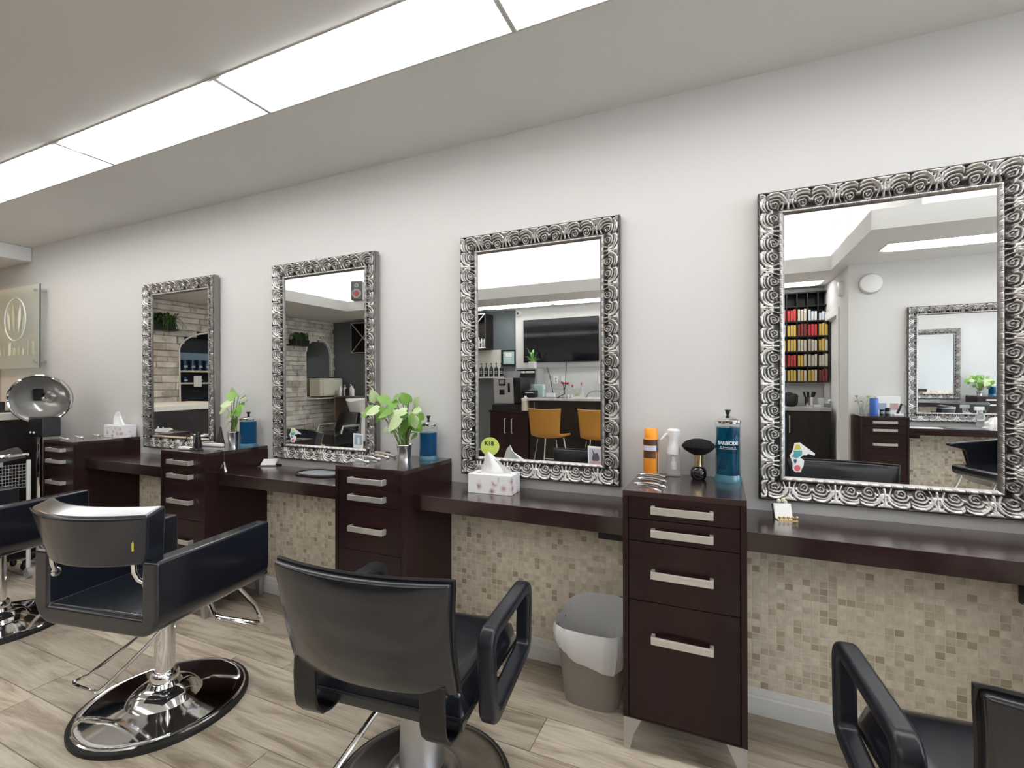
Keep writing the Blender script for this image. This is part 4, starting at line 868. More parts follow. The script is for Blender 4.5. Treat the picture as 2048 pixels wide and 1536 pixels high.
# --- stickers on the mirror glass
GZ = MZ+MH/2
def gy(z): return -.008-.0152-(z-GZ)*math.sin(LEAN)
def on_glass(u, v):
    p = ony(u, v, -.02); p = ony(u, v, gy(p.z)); return p
def flat(name, pts, m, par, lift):         # polygon given in pixels, lying on the glass
    P = [on_glass(u, v) for u, v in pts]; n = len(P); mb = MB()
    mb.add([q+Vector((0, -lift, 0)) for q in P]+[q+Vector((0, -lift+.0004, 0)) for q in P], [tuple(range(n)), tuple(range(2*n-1, n-1, -1))]+[(i, i+n, (i+1) % n+n, (i+1) % n) for i in range(n)])
    o = mb.obj(name, m, par); return o
def circ(u, v, ru, rv, n=20): return [(u+ru*math.cos(2*math.pi*i/n), v+rv*math.sin(2*math.pi*i/n)) for i in range(n)]
M_ST = mat('sticker_white', (.88, .88, .9), .4); M_STY = mat('sticker_yellow', (.66, .60, .10), .4); M_STT = mat('sticker_teal', (.10, .40, .45), .4); M_STB = mat('sticker_navy', (.03, .10, .17), .4); M_STR = mat('sticker_red', (.80, .16, .18), .4)
def sticker(u0, v0, k, label):
    t = thing('sticker', label, 'sticker', (0, 0, 0), 0, 'colourful stickers on the mirror glass')
    c = lambda L: [(u0+x*k, v0+y*k) for x, y in L]
    flat('backing', c([(355, 265), (435, 255), (660, 420), (650, 450), (560, 420), (530, 445), (490, 440), (440, 480), (500, 515), (490, 600), (465, 640), (450, 690), (370, 690), (330, 650), (330, 560), (310, 500), (285, 450), (320, 400), (345, 330)]), M_ST, t, .0006)
    flat('yellow_patch', c([(380, 280), (430, 285), (458, 355), (350, 362)]), M_STY, t, .0011)
    flat('teal_patch', c([(345, 372), (470, 375), (468, 440), (395, 485), (312, 460), (352, 420)]), M_STT, t, .0011)
    flat('navy_patch', c([(343, 505), (390, 500), (392, 525), (372, 565), (352, 545)]), M_STB, t, .0011)
    flat('red_dot', circ(u0+400*k, v0+630*k, 46*k, 46*k), M_STR, t, .0011)
sticker(1540, 850, 1/7.3125, 'white-edged yellow, teal and red sticker on the right mirror'); sticker(560, 840, 1/15.5, 'small white-edged sticker at the lower left of the second mirror')
t = thing('photo_card', 'white-bordered picture card tucked in the middle mirror', 'card', (0, 0, 0), 0, 'cards on the mirrors')
flat('card_border', [(1175.5, 891.5), (1204.5, 894), (1204.5, 934), (1176.5, 931)], M_ST, t, .0006); flat('picture', [(1178, 896), (1202.5, 898), (1202.5, 930), (1179, 927.5)], mat('card_mauve', (.52, .50, .58), .5), t, .0010)
flat('figure', [(1185, 912), (1187, 903), (1190, 907), (1194, 905), (1197, 909), (1199, 918), (1196, 922), (1186, 922), (1184, 918)], mat('card_dark', (.10, .10, .12), .5), t, .0014); flat('ground', [(1179, 922), (1202.5, 924), (1202.5, 930), (1179, 927.5)], mat('card_pink', (.55, .38, .38), .5), t, .0013); flat('bat', [(1184, 899), (1185.5, 899), (1189, 910), (1187.5, 911)], mat('card_dark', (.10, .10, .12), .5), t, .0015)
t = thing('photo_card', 'pale blue picture card at the lower right of the second mirror', 'card', (0, 0, 0), 0, 'cards on the mirrors')
flat('card_border', [(706.5, 866), (726.5, 868), (726.5, 897), (706.5, 895)], M_ST, t, .0006); flat('picture', [(709, 869), (724.5, 870.5), (724.5, 890), (709, 889)], mat('card_blue', (.36, .45, .55), .5), t, .0010); flat('figure', [(715, 876), (718, 874), (720, 882), (719, 889), (715, 888)], mat('card_white', (.8, .82, .85), .5), t, .0014)
t = thing('sticker', 'round lime green sticker behind the tissue on the middle mirror', 'sticker'); flat('disc', circ(980, 893, 18.6, 18.5, 32), mat('lime', (.60, .72, .16), .45), t, .0006)
pp = on_glass(978.5, 887); text_obj('lettering', 'K18', .031, M_BLK, t, pp+Vector((0, -.0012, 0)), (math.pi/2+LEAN, 0, 0), bold=.0006)
pp = on_glass(326, 859.5); o = text_obj('mirror_lettering', 'davines', .050, M_ST, None, pp+Vector((0, -.0012, 0)), (math.pi/2+LEAN, 0, 0), bold=.003); tag(o, 'white lettering stuck low on the leftmost mirror', 'lettering'); o.scale = (1.05, 1, 1)
# ================================================================ reception corner at the far left
# --- glass sign on standoffs
t = thing('glass_sign', 'frosted glass sign with a round leaf emblem on steel standoffs', 'sign', (-5.33, -.06, 1.46))
M_FROST = mat('frosted_glass', (.90, .94, .90), .3, trans=.8, ior=1.15)
MB().box(-1.30, 0, -.004, .004, 0, .72).obj('pane', M_FROST, t, bev=.001, seg=1)
MB().box(-.001, .002, -.0045, .0045, 0, .72).obj('pane_edge', mat('glass_edge', (.10, .12, .11), .3), t)
for z in (.055, .665):
    for x in (-.045, -1.25): MB().at((x, 0, z)).lathe([(0, -.022), (.011, -.022), (.011, .058), (0, .058)], 16, True, 'y').obj('standoff', M_ALU, t, smooth=True)
M_EMB = mat('emblem_green', (.50, .56, .42), .5); M_EMW = mat('emblem_white', (.80, .82, .78), .5)
cx, cz = -.42, .435; mb = MB(); mb.tube([(cx+.19*math.cos(a*math.pi/24), -.0055, cz+.19*math.sin(a*math.pi/24)) for a in range(48)], .006, 4, closed=True); mb.obj('emblem_ring', M_EMW, t)
for k, (dx, h, w, le) in enumerate([(-.09, .22, .05, -.25), (-.02, .28, .055, -.1), (.06, .26, .055, .12), (.12, .18, .045, .3)]):
    P = [(cx+dx+le*s*h+w*math.sin(math.pi*s)*(.5), -.0056, cz-.12+h*s) for s in [i/10 for i in range(11)]]+[(cx+dx+le*s*h-w*math.sin(math.pi*s)*.5, -.0056, cz-.12+h*s) for s in [1-i/10 for i in range(1, 10)]]
    MB().add(P, [tuple(range(len(P)))]).obj('emblem_leaf', M_EMB if k % 2 else M_EMW, t)
rl = random.Random(4)
for k in range(9): MB().box(-.80+k*.085, -.80+k*.085+rl.uniform(.012, .05), -.0052, -.0044, .115, .115+rl.uniform(.05, .13)).obj('letter_stroke', M_EMB if k % 3 else M_EMW, t)
# --- reception desk seen from its side, monitor, low wall behind
t = thing('reception_desk', 'dark reception desk with a pale ledge at the far left', 'desk', (-5.4, -.8, 0))
MB().box(-.45, .45, -.75, .62, 0, 1.045).obj('cabinet', M_BLACKWOOD, t, bev=.003); MB().box(-.48, .47, -.78, .64, 1.045, 1.095).obj('ledge', mat('cream_laminate', (.72, .69, .62), .4), t, bev=.003)
t = thing('monitor', 'black flat monitor on the reception desk', 'monitor', (-5.28, -.34, 1.096), math.radians(-20))
MB().box(-.30, .30, -.02, .02, .02, .345).obj('screen', mat('dark_screen', (.006, .006, .007), .12), t, bev=.004); MB().cbox(0, .03, .04, .06, .03, .08).obj('neck', M_PLAST, t); MB().cbox(0, .02, .005, .22, .16, .01).obj('foot', M_PLAST, t, bev=.003)
# --- hood dryer
hp = Vector((-4.60, -.34, 1.205)); t = thing('hood_dryer', 'chrome-rimmed hooded hair dryer on a black stand', 'hair dryer', (hp.x, hp.y, 0))
d = Vector((.78, -.62, -.08)).normalized(); q = d.to_track_quat('Z', 'Y').to_euler()
loc = (0, 0, hp.z)
def hood(prof, name, m, par=None, n=48):
    o = MB().lathe(prof, n, False).obj(name, m, par or t, smooth=True); o.location = loc if par is None else (0, 0, 0)
    if par is None: o.rotation_euler = q
    return o
R = .175
bowl = hood([(R, 0), (R*1.0, -.05), (R*.9, -.11), (R*.66, -.16), (R*.3, -.185), (0, -.19)], 'bowl', mat('smoked_shell', (.05, .055, .06), .15, coat=.5))
hood([(R*.965, 0), (R*.96, -.05), (R*.86, -.105), (R*.62, -.15), (R*.28, -.172), (0, -.176)], 'liner', mat('grey_liner', (.52, .50, .47), .2, .35), bowl)
hood([(R*1.03, -.004), (R*1.035, .006), (R*1.0, .012), (R*.955, .008), (R*.95, -.004), (R*1.03, -.004)], 'rim', M_CHROME, bowl)
hood([(R*.95, .004), (R*.82, -.012), (R*.8, -.018), (R*.94, -.006)], 'inner_ring', mat('grey_ring', (.22, .215, .21), .3, .4), bowl)
o = MB().lathe([(.0, -.05), (.012, -.06), (.03, -.13), (.045, -.165), (0, -.17)], 20, False).obj('air_nozzle', M_CHROME, bowl, smooth=True)
o = MB().cbox(0, 0, 0, .05, .09, .05).obj('fan_vent', M_PLAST, bowl, bev=.008, loc=(-.05, .02, -.13))
bd = -d*.14; MB().box(-.03, .165, -.055, .055, .935, 1.075).obj('control_box', M_PLAST, t, bev=.008)
for k in (-.05, -.0): MB().at((k+.06, -.057, .965)).blob((0, 0, 0), (.008, .006, .008), 10, 6).obj('knob', M_WHITE, t, smooth=True)
MB().lathe([(.022, .06), (.022, 1.0), (0, 1.0)], 16).obj('pole', M_CHROME, t, smooth=True)
for k in range(5):
    a = 2*math.pi*k/5+.3; mb = MB(); mb.tube([(0, 0, .075), (.14*math.cos(a), .14*math.sin(a), .055)], .014, 8); mb.blob((.14*math.cos(a), .14*math.sin(a), .028), (.02, .02, .028), 10, 6); mb.obj('base_leg', M_PLAST, t, smooth=True)
# --- trolley with mesh basket
t = thing('salon_trolley', 'black trolley with mesh basket and white uprights at the left edge', 'trolley', (-4.51, -.64, 0))
for x in (-.2, .2):
    for y in (-.13, .13): MB().tube([(x, y, .07), (x, y, .80)], .012, 8).obj('upright', M_WHITE, t, smooth=True); mb = MB().at((x, y, .035)).lathe([(0, -.012), (.034, -.012), (.034, .012), (0, .012)], 16, True, 'y'); mb.obj('caster', mat('caster_grey', (.45, .46, .48), .3), t, smooth=True)
for z in (.14, .40): MB().box(-.20, .20, -.13, .13, z, z+.012).obj('shelf', M_PLAST, t, bev=.003)
mb = MB()
for i in range(17): mb.tube([(-.2+i*.025, -.13, .62), (-.2+i*.025, -.13, .78)], .0016, 4); mb.tube([(.2, -.13+.01625*i, .62), (.2, -.13+.01625*i, .78)], .0016, 4)
for j in range(8): mb.tube([(-.2, -.13, .62+j*.022), (.2, -.13, .62+j*.022), (.2, .13, .62+j*.022)], .0016, 4)
mb.obj('mesh_basket', M_ALU, t); MB().box(-.2, .2, -.13, .13, .612, .62).obj('basket_floor', M_PLAST, t)
MB().tube([(-.22, -.15, .84), (.20, -.15, .84), (.22, -.12, .84), (.22, .12, .84)], .012, 8).obj('top_rail', M_CHROME, t, smooth=True)
tag(MB().at((-4.51, -.64, .0)).grid(lambda a, b: (-.19+.38*a, -.12+.24*b, .805+.04*math.sin(5*a+1)*math.sin(4*b+.5)+.045*math.sin(math.pi*a)), 14, 10).obj('folded_cape', mat('black_cloth', (.014, .014, .018), .7), smooth=True), 'black cape heaped on the trolley', 'cape')
tag(MB().at((-4.51, -.64, .0)).blob((0, 0, .69), (.17, .10, .065), 14, 8, .7).obj('black_bag', M_LEATH2, smooth=True), 'shiny black bag in the trolley basket', 'bag')
# ================================================================ far side of the salon, seen in the mirrors
def boxthing(name, label, cat, b, m, group=None, bev=.003): return tag(MB().box(*b).obj(name, m, bev=bev, seg=1), label, cat, group)
# --- television
t = thing('television', 'large black television on the far wall above the bar', 'television', (-2.475, YS+.03, 1.97))
MB().box(-.655, .655, .02, .055, -.365, .365).obj('bezel', M_PLAST, t, bev=.003)
def tvs():
    return mat('tv_screen', (.004, .005, .007), .07, spec=.5)
MB().box(-.645, .645, .055, .0565, -.355, .355).obj('screen', tvs(), t); MB().cbox(0, .056, -.372, .06, .006, .008).obj('badge', M_GREYP, t); MB().box(-.1, .1, 0, .02, -.1, .1).obj('mount', M_PLAST, t)
tag(MB().tube([(-2.38, YS+.04, 1.60), (-2.39, YS+.04, 1.4), (-2.40, YS+.04, 1.2), (-2.42, YS+.06, 1.10)], .006, 6).obj('power_cable', M_PLAST, smooth=True), 'black cable hanging from the television', 'cable')
tag(MB().tube([(-2.72, YS+.04, 1.52), (-2.66, YS+.04, 1.32), (-2.60, YS+.08, 1.08)], .006, 6).obj('power_cable', M_PLAST, smooth=True), 'slanting black cable beside the white cube planter', 'cable')
for k, (u, v) in enumerate([(1111, 760), (1127, 760), (1201, 760)]):
    p = my(u, v, YS+.032); t = thing('wall_outlet', ['wall outlet with two sockets, left of the television cable', 'blank wall plate behind the television cable', 'white wall plate at the right edge of the middle mirror'][k], 'outlet', p)
    MB().box(-.04, .04, -.0, .006, -.06, .06).obj('plate', M_WHITE, t, bev=.002)
    if k == 0: MB().cbox(0, .007, .022, .02, .004, .03).cbox(0, .007, -.022, .02, .004, .03).obj('socket', M_GREYP, t)
p = my(1037, 627, YS+.032); t = thing('security_camera', 'white dome security camera left of the television', 'camera', p); MB().at((0, 0, 0)).lathe([(.055, 0), (.05, .03), (.035, .05), (0, .055)], 20, False, 'y').obj('dome', M_WHITE, t, smooth=True); MB().lathe([(.022, .046), (.018, .062), (0, .064)], 16, False, 'y').obj('lens', M_PLAST, t, smooth=True)
# --- upper rack with crossed bars, framed certificate, bottles
t = thing('wall_rack', 'black wall rack with crossed metal bars on the grey wall', 'rack', (-5.25, YS, 1.865))
MB().box(-1.5, 1.5, 0, .02, 0, .60).box(-1.5, 1.5, .02, .30, 0, .02).box(-1.5, 1.5, .02, .30, .58, .60).box(-1.5, -1.48, .02, .30, .02, .58).box(1.48, 1.5, .02, .30, .02, .58).obj('case', M_BLACKWOOD, t)
for i in range(5):
    x0 = -1.5+.6*i; MB().tube([(x0+.01, .305, .01), (x0+.59, .305, .59)], .011, 6).tube([(x0+.01, .305, .59), (x0+.59, .305, .01)], .011, 6).obj('cross_bar', M_ALU, t)
    if i: MB().box(x0-.008, x0+.008, .02, .30, .02, .58).obj('divider', M_BLACKWOOD, t)
MB().tube([(-1.5, .305, .008), (1.5, .305, .008), (1.5, .305, .592), (-1.5, .305, .592)], .009, 6, closed=True).obj('rim', M_ALU, t)
for k in range(4): tag(MB().at((-3.98+.055*k, YS+.22, 1.886)).lathe([(0, 0), (.018, 0), (.018, .13), (.008, .15), (.008, .2-.02*k), (0, .2-.02*k)], 12).obj('tall_bottle', M_WHITE, smooth=True), ['white tall bottle in the rack, first from the left', 'white tall bottle in the rack, second from the left', 'white tall bottle in the rack, third from the left', 'shortest white bottle in the rack, on the right'][k], 'bottle', 'white bottles in the crossed rack')
t = thing('framed_certificate', 'black framed certificate on the grey wall beside the television', 'picture', (-3.44, YS, 1.70)); MB().box(-.135, .135, 0, .025, -.14, .14).obj('frame', M_PLAST, t, bev=.003); MB().box(-.105, .105, .025, .027, -.11, .11).obj('paper', mat('mint_paper', (.42, .62, .58), .5), t); MB().box(-.06, .06, .027, .028, .02, .085).obj('seal', M_PAPER, t)
for k in range(3): MB().box(-.09, .05, .027, .028, -.02-.03*k, -.008-.03*k).obj('print_line', M_PAPER, t)
boxthing('bottle_shelf', 'pale shelf with black pump bottles on the grey wall', 'shelf', (-4.6, -3.42, YS, YS+.28, 1.345, 1.37), mat('pale_shelf', (.62, .62, .60), .5)); boxthing('lit_niche_panel', 'cream panel painted as the backlit niche behind the black pump bottles', 'panel', (-4.6, -3.60, YS+.001, YS+.012, 1.372, 1.85), mat('lit_niche_cream', (.72, .70, .64), .6))  # cream panel: the niche's backlight painted in as a pale colour
for k in range(10):
    t = thing('pump_bottle', 'black pump bottle on the pale shelf, %s from the framed certificate' % ['first', 'second', 'third', 'fourth', 'fifth', 'sixth', 'seventh', 'eighth', 'ninth', 'tenth'][k], 'bottle', (-3.50-.098*k, YS+.20, 1.371), 0, 'black pump bottles on the far shelf')
    MB().lathe([(0, 0), (.034, 0), (.034, .13), (.03, .15), (.012, .165), (.012, .18), (0, .18)], 16).obj('bottle', mat('black_bottle', (.012, .012, .014), .25), t, smooth=True); MB().lathe([(.006, .18), (.006, .22), (.016, .222), (.016, .235), (0, .236)], 10).tube([(0, 0, .228), (0, .04, .222)], .005, 6).obj('pump', M_PLAST, t, smooth=True)
    for z in (.055, .085): MB().lathe([(.0345, z), (.0345, z+.012)], 12, False, 'z', (math.radians(40), math.radians(140))).obj('label_band', M_GREYP, t)
# --- cabinet with coffee machine
CYB = -4.55
t = thing('low_cabinet', 'dark two-door cabinet under the coffee machine', 'cabinet', (-3.005, -4.80, 0)); MB().box(-.325, .325, -.25, .23, .06, .815).obj('carcass', M_WOOD, t); MB().box(-.34, .325, -.25, .26, .815, .845).obj('top', M_WOODH, t, bev=.003)
for s, x0, x1 in ((-1, -.32, -.004), (1, .004, .32)):
    dd = MB().box(x0, x1, .23, .25, .07, .805).obj('door', M_WOOD, t, bev=.002); xx = -.06*1 if s < 0 else .06
    MB().tube([(xx, .25, .72), (xx, .285, .72), (xx, .285, .50), (xx, .25, .50)], .009, 8).obj('handle', M_NICKEL, dd, smooth=True)
MB().box(-.3, .3, -.24, .2, 0, .06).obj('plinth', M_BLACKWOOD, t)
t = thing('coffee_machine', 'silver and black bean-to-cup coffee machine on the dark cabinet', 'coffee machine', (-3.04, -4.78, .846))
MB().prism([(-.2, .10), (.17, .10), (.21, .50), (-.2, .50)], -.22, .22, 'yz').obj('body', M_PLAST, t, bev=.01); MB().prism([(.205, .50), (.165, .10), (.185, .10), (.225, .50)], -.23, .10, 'yz').obj('front_panel', mat('silver_plastic', (.58, .59, .60), .3, .5), t, bev=.004)
MB().box(-.24, .2, -.2, .26, 0, .09).obj('drip_tray', M_PLAST, t, bev=.008); MB().box(-.13, -.02, .21, .235, .38, .48).obj('display', M_PLAST, t, bev=.004); MB().box(-.115, -.035, .235, .237, .41, .47).obj('screen', M_GREYP, t); MB().box(-.11, -.05, .19, .26, .24, .32).obj('spout', M_PLAST, t, bev=.006); MB().box(.02, .05, .205, .225, .28, .42).obj('side_slot', M_PLAST, t)
MB().at((-.02, -.02, .50)).lathe([(.12, 0), (.15, .10), (.152, .105), (0, .105)], 24).obj('bean_hopper', mat('smoke_clear', (.6, .6, .62), .1, trans=.6), t, smooth=True)
t = thing('canister', 'white lidded canister beside the coffee machine', 'canister', (-2.745, -4.60, .846)); MB().lathe([(0, 0), (.06, 0), (.06, .15), (0, .15)], 20).obj('jar', mat('cream_jar', (.70, .67, .58), .3), t, smooth=True); MB().lathe([(0, .15), (.065, .15), (.065, .19), (.02, .2), (.02, .225), (0, .225)], 20).obj('lid', M_WHITE, t, smooth=True)
# --- towel unit, planter
t = thing('towel_shelf', 'narrow grey shelf unit stacked with white towels', 'shelf', (-2.99, -5.36, 0)); MB().box(-.19, -.17, -.15, .15, 0, 1.5).box(.17, .21, -.15, .15, 0, 1.5).box(-.17, .17, -.15, -.13, 0, 1.5).box(-.17, .17, -.13, .15, 1.48, 1.5).box(-.17, .17, -.13, .15, .9, .92).box(-.17, .17, -.13, .15, 1.18, 1.195).obj('case', mat('grey_laminate', (.42, .42, .42), .5), t)
for i in range(2):
    for j in range(7): tag(MB().at((-3.075+.165*i, -5.33, .945+.037*j+(.27 if j > 5 else 0))).box(-.075, .075, -.12, .14, -.017, .017).obj('towel', M_PAPER, bev=.012, seg=3), 'folded white towel, %s from the bottom of the %s stack in the grey unit' % (['first', 'second', 'third', 'fourth', 'fifth', 'sixth', 'seventh'][j], ['left', 'right'][i]), 'towel', 'towels in the grey shelf unit')
t = thing('potted_plant', 'spidery green plant in a white cube below the television', 'plant', (-2.88, -5.24, 1.501)); MB().box(-.055, .055, -.055, .055, 0, .11).obj('pot', M_CER, t, bev=.006)
rp_ = random.Random(8)
for k in range(14):
    a = 2*math.pi*k/14+rp_.uniform(-.2, .2); l = rp_.uniform(.10, .20); z1 = rp_.uniform(.02, .2)
    def fn(s, b, a=a, l=l, z1=z1): w = .016*math.sin(math.pi*min(1, s*.85+.12)); x = l*s; return (math.cos(a)*x-math.sin(a)*w*(b*2-1), math.sin(a)*x+math.cos(a)*w*(b*2-1), .10+z1*math.sin(math.pi*.62*s)*1.2)
    MB().grid(fn, 7, 2).obj('leaf', mat('leaf_fresh', (.20, .46, .10), .4), t, smooth=True)
# --- bar counter, stools and the clutter on the bar
BZ = 1.04
t = thing('bar_counter', 'black bar with a pale grey worktop in front of the television', 'bar', (-1.33, -4.75, 0)); MB().box(-1.32, 1.32, -.3, .22, 0, BZ-.035).obj('front', M_BLACKWOOD, t, bev=.003); MB().box(-1.35, 1.35, -.34, .27, BZ-.035, BZ).obj('worktop', mat('grey_stone_top', (.60, .60, .59), .25, var=.15, vscale=20), t, bev=.004); MB().box(-1.25, -1.242, .22, .225, .8, BZ-.06).obj('end_strip', M_ALU, t)
M_TAN = mat('tan_leather', (.42, .20, .03), .45, bump=.08, bscale=300)
def stool(x, y, rz, label):
    t = thing('bar_stool', label, 'stool', (x, y, 0), rz, 'tan bar stools')
    def sh(a, b):       # one shell: back then seat
        w = .245-.03*b if b < .5 else .23-.02*(b-.5); xx = (a*2-1)*w; q = (a*2-1)**2
        if b < .5: k = b/.5; return (xx*(1-.05*k), -.21-.03*(1-k)+.07*q*(1-.3*k), .93-.30*k-.03*(1-q)*(1-k)*.3)
        k = (b-.5)/.5; ang = k*math.pi/2
        if k < .45: s = k/.45*math.pi/2; return (xx*.95, -.21+.09*(1-math.cos(s))+.05*q*(1-k), .63-.10*math.sin(s)+.02*q)
        s = (k-.45)/.55; return (xx*.95, -.12+.34*s, .53+.02*q)
    mb = MB(); mb.grid(sh, 14, 20); o = mb.obj('shell', M_TAN, t, smooth=True); m = o.modifiers.new('th', 'SOLIDIFY'); m.thickness = .028
    MB().tube([sh(i/14, 0) for i in range(15)], .008, 6).obj('top_piping', mat('tan_edge', (.62, .40, .18), .5), t, smooth=True)
    for sx in (-1, 1):
        for sy in (-1, 1): MB().tube([(sx*.14, .02+sy*.12, .515), (sx*.21, .02+sy*.19, 0)], .010, 8).obj('leg', M_CHROME, t, smooth=True)
    MB().tube([(-.19, -.15, .20), (.19, -.15, .20), (.19, .19, .20), (-.19, .19, .20)], .008, 6, closed=True).obj('foot_ring', M_CHROME, t, smooth=True)
    return t
s0 = stool(-2.15, -4.02, math.pi+.12, 'tan leather bar stool, fully visible in the middle mirror')
o = copy_tree(s0); o.location = (-1.48, -4.04, 0); o.rotation_euler.z = math.pi-.05; tag(o, 'tan leather bar stool cut by the right edge of the middle mirror', 'stool', 'tan bar stools')
def onbar(u, y=-4.72): p = my(u, 792, y); return Vector((p.x, y, BZ+.0005))
t = thing('phone_dock', 'low black box at the left end of the bar', 'box', onbar(1061)); MB().box(-.09, .09, -.06, .06, 0, .11).obj('body', M_PLAST, t, bev=.01); MB().box(-.07, .07, .06, .062, .07, .08).obj('band', M_WHITE, t)
t = thing('drink_carton', 'pale teal carton on the bar', 'carton', onbar(1078, -4.85)); MB().box(-.08, .08, -.05, .05, 0, .19).obj('carton', mat('pale_teal', (.50, .70, .68), .5), t, bev=.004); MB().box(-.075, .075, -.045, .045, .19, .20).obj('lid', M_WHITE, t)
t = thing('straw_cup', 'white cup with straws behind the teal carton', 'cup', onbar(1068, -4.95)); MB().lathe([(0, 0), (.05, 0), (.06, .2), (.055, .2), (.046, .006)], 18).obj('cup', M_WHITE, t, smooth=True)
for k in range(4): MB().tube([(.01*k-.02, 0, .02), (.03*k-.05, .01, .30)], .004, 5).obj('straw', M_GREYP, t)
t = thing('organizer', 'clear organizer tray with white packets on the bar', 'tray', onbar(1105)); MB().box(-.15, .15, -.06, .06, 0, .01).obj('tray', M_GREYP, t); mb = MB(); mb.tube([(-.15, -.06, .12), (.15, -.06, .12), (.15, .06, .12), (-.15, .06, .12)], .004, 5, closed=True)
for x in (-.15, .15):
    for y in (-.06, .06): mb.tube([(x, y, .01), (x, y, .12)], .004, 5)
mb.obj('frame', M_ALU, t); MB().box(-.10, .03, -.03, .03, .011, .07).obj('packets', M_PAPER, t)
t = thing('toy_crane', 'small red and black desk ornament on the bar', 'ornament', onbar(1124, -4.58)); MB().tube([(-.08, 0, .006), (.03, 0, .06), (.02, 0, .18), (0, 0, .24)], .007, 6).tube([(-.02, 0, .24), (.09, 0, .20)], .006, 6).obj('arm', M_PLAST, t, smooth=True); MB().cbox(.04, 0, .22, .11, .02, .02).obj('red_bar', mat('signal_red', (.6, .03, .05), .4), t); MB().cbox(-.0, 0, .003, .16, .06, .006).obj('base', M_PLAST, t)
for k, (u, lab, cc) in enumerate([(1144, 'small clear bottle with a red spout on the bar', (.62, .04, .06)), (1162, 'clear bottle with a red cap near the right end of the bar', (.62, .10, .14))]):
    t = thing('clear_bottle', lab, 'bottle', onbar(u), 0); h = .16+.03*k; MB().lathe([(0, 0), (.032, 0), (.032, h*.6), (.014, h*.8), (.012, h), (0, h)], 16).obj('bottle', M_CLR, t, smooth=True); MB().lathe([(.014, h), (.014, h+.03), (0, h+.045)], 12).obj('cap', mat('cap_red%d' % k, cc, .4), t, smooth=True)
t = thing('snack_jar', 'clear jar of yellow sweets on the bar', 'jar', onbar(1155, -4.8)); MB().lathe([(0, 0), (.06, 0), (.06, .13), (.05, .15), (0, .15)], 18).obj('jar', M_CLR, t, smooth=True)
for k in range(9): MB().blob((.03*math.cos(k*2.1), .03*math.sin(k*2.1), .02+.02*(k % 3)), (.014, .014, .014), 8, 5).obj('sweet', mat('sweet_yellow', (.72, .52, .08), .4), t, smooth=True)
for k in range(2): tag(MB().at(tuple(onbar(1135+8*k, -4.62))).lathe([(0, 0), (.024, 0), (.024, .05), (.02, .055), (0, .055)], 14).obj('small_tin', M_ALU, smooth=True), ['left small metal tin at the front of the bar', 'right small metal tin at the front of the bar'][k], 'tin', 'small tins on the bar')
p = onbar(1192, -4.85); tag(MB().tube([p+Vector((-.16, 0, .0)), p+Vector((-.12, 0, .06)), p+Vector((-.06, 0, .095)), p+Vector((.0, 0, .105)), p+Vector((.08, 0, .09)), p+Vector((.13, 0, .05)), p+Vector((.16, 0, 0))], .010, 8).obj('handle_hoop', M_GREYP, smooth=True), 'grey arched hoop at the right end of the bar', 'handle')
# --- round speakers, ledge speaker
p = my(1742, 567, YS2); t = thing('round_speaker', 'white round speaker on the opposite wall near the corner', 'speaker', p); MB().lathe([(.105, 0), (.105, .03), (.095, .05), (.06, .06), (0, .064)], 32, False, 'y').obj('grille', M_WHITE, t, smooth=True); MB().lathe([(.108, 0), (.108, .02)], 32, False, 'y').obj('ring', M_TRIM, t, smooth=True)
t = thing('round_speaker', 'white round speaker above the doorway, seen edge-on', 'speaker', (XR, YS2-.28, 2.33)); t.rotation_euler.z = math.pi/2; MB().lathe([(.09, 0), (.09, .03), (.08, .045), (0, .055)], 28, False, 'y').obj('grille', M_WHITE, t, smooth=True)
p = my(714, 601, TY0); t = thing('loudspeaker', 'grey loudspeaker with reddish cone on the tray ledge', 'speaker', (p.x, TY0-.02, ZC+lipt+.001), math.radians(160)); MB().box(-.10, .10, -.10, .10, 0, .32).obj('cabinet', mat('speaker_grey', (.10, .10, .10), .45), t, bev=.01); MB().at((0, -.10, .11)).lathe([(.085, 0), (.08, -.02), (.06, -.012), (0, .02)], 24, False, 'y').obj('cone_ring', M_GREYP, t, smooth=True); MB().at((0, -.105, .11)).lathe([(.05, -.002), (.03, .004), (0, .002)], 20, False, 'y').obj('cone', mat('cone_red', (.35, .06, .06), .4), t, smooth=True); MB().at((0, -.10, .25)).lathe([(.04, 0), (.036, -.01), (0, .006)], 18, False, 'y').obj('tweeter', M_GREYP, t, smooth=True)
# --- colour tube shelf in the nook
t = thing('tube_shelf', 'tall black pigeonhole shelf full of hair colour tubes', 'shelf', (.86, YS, 1.245)); SW = .86; nc = 7; nr = 5; SHH = 1.22
mb = MB().box(-SW/2, SW/2, 0, .012, 0, SHH)
mb.obj('back', M_BLACKWOOD, t)
for c in range(nc+1): MB().box(-SW/2+c*(SW-.012)/nc, -SW/2+c*(SW-.012)/nc+.012, .012, .20, 0, SHH).obj('divider', M_BLACKWOOD, t)
for r_ in range(nr+1): z = r_*(SHH-.20)/nr if r_ < nr else SHH-.20; MB().box(-SW/2, SW/2, .012, .198, z, z+.016).obj('shelf_board', M_BLACKWOOD, t)
MB().box(-SW/2, SW/2, .012, .20, SHH-.016, SHH).obj('shelf_board', M_BLACKWOOD, t)
TC = {'yellow': mat('tube_yellow', (.66, .46, .10), .45), 'cream': mat('tube_cream', (.60, .55, .45), .45), 'red': mat('tube_red', (.55, .05, .05), .45), 'maroon': mat('tube_maroon', (.22, .04, .035), .45), 'white': mat('tube_white', (.66, .72, .75), .45)}
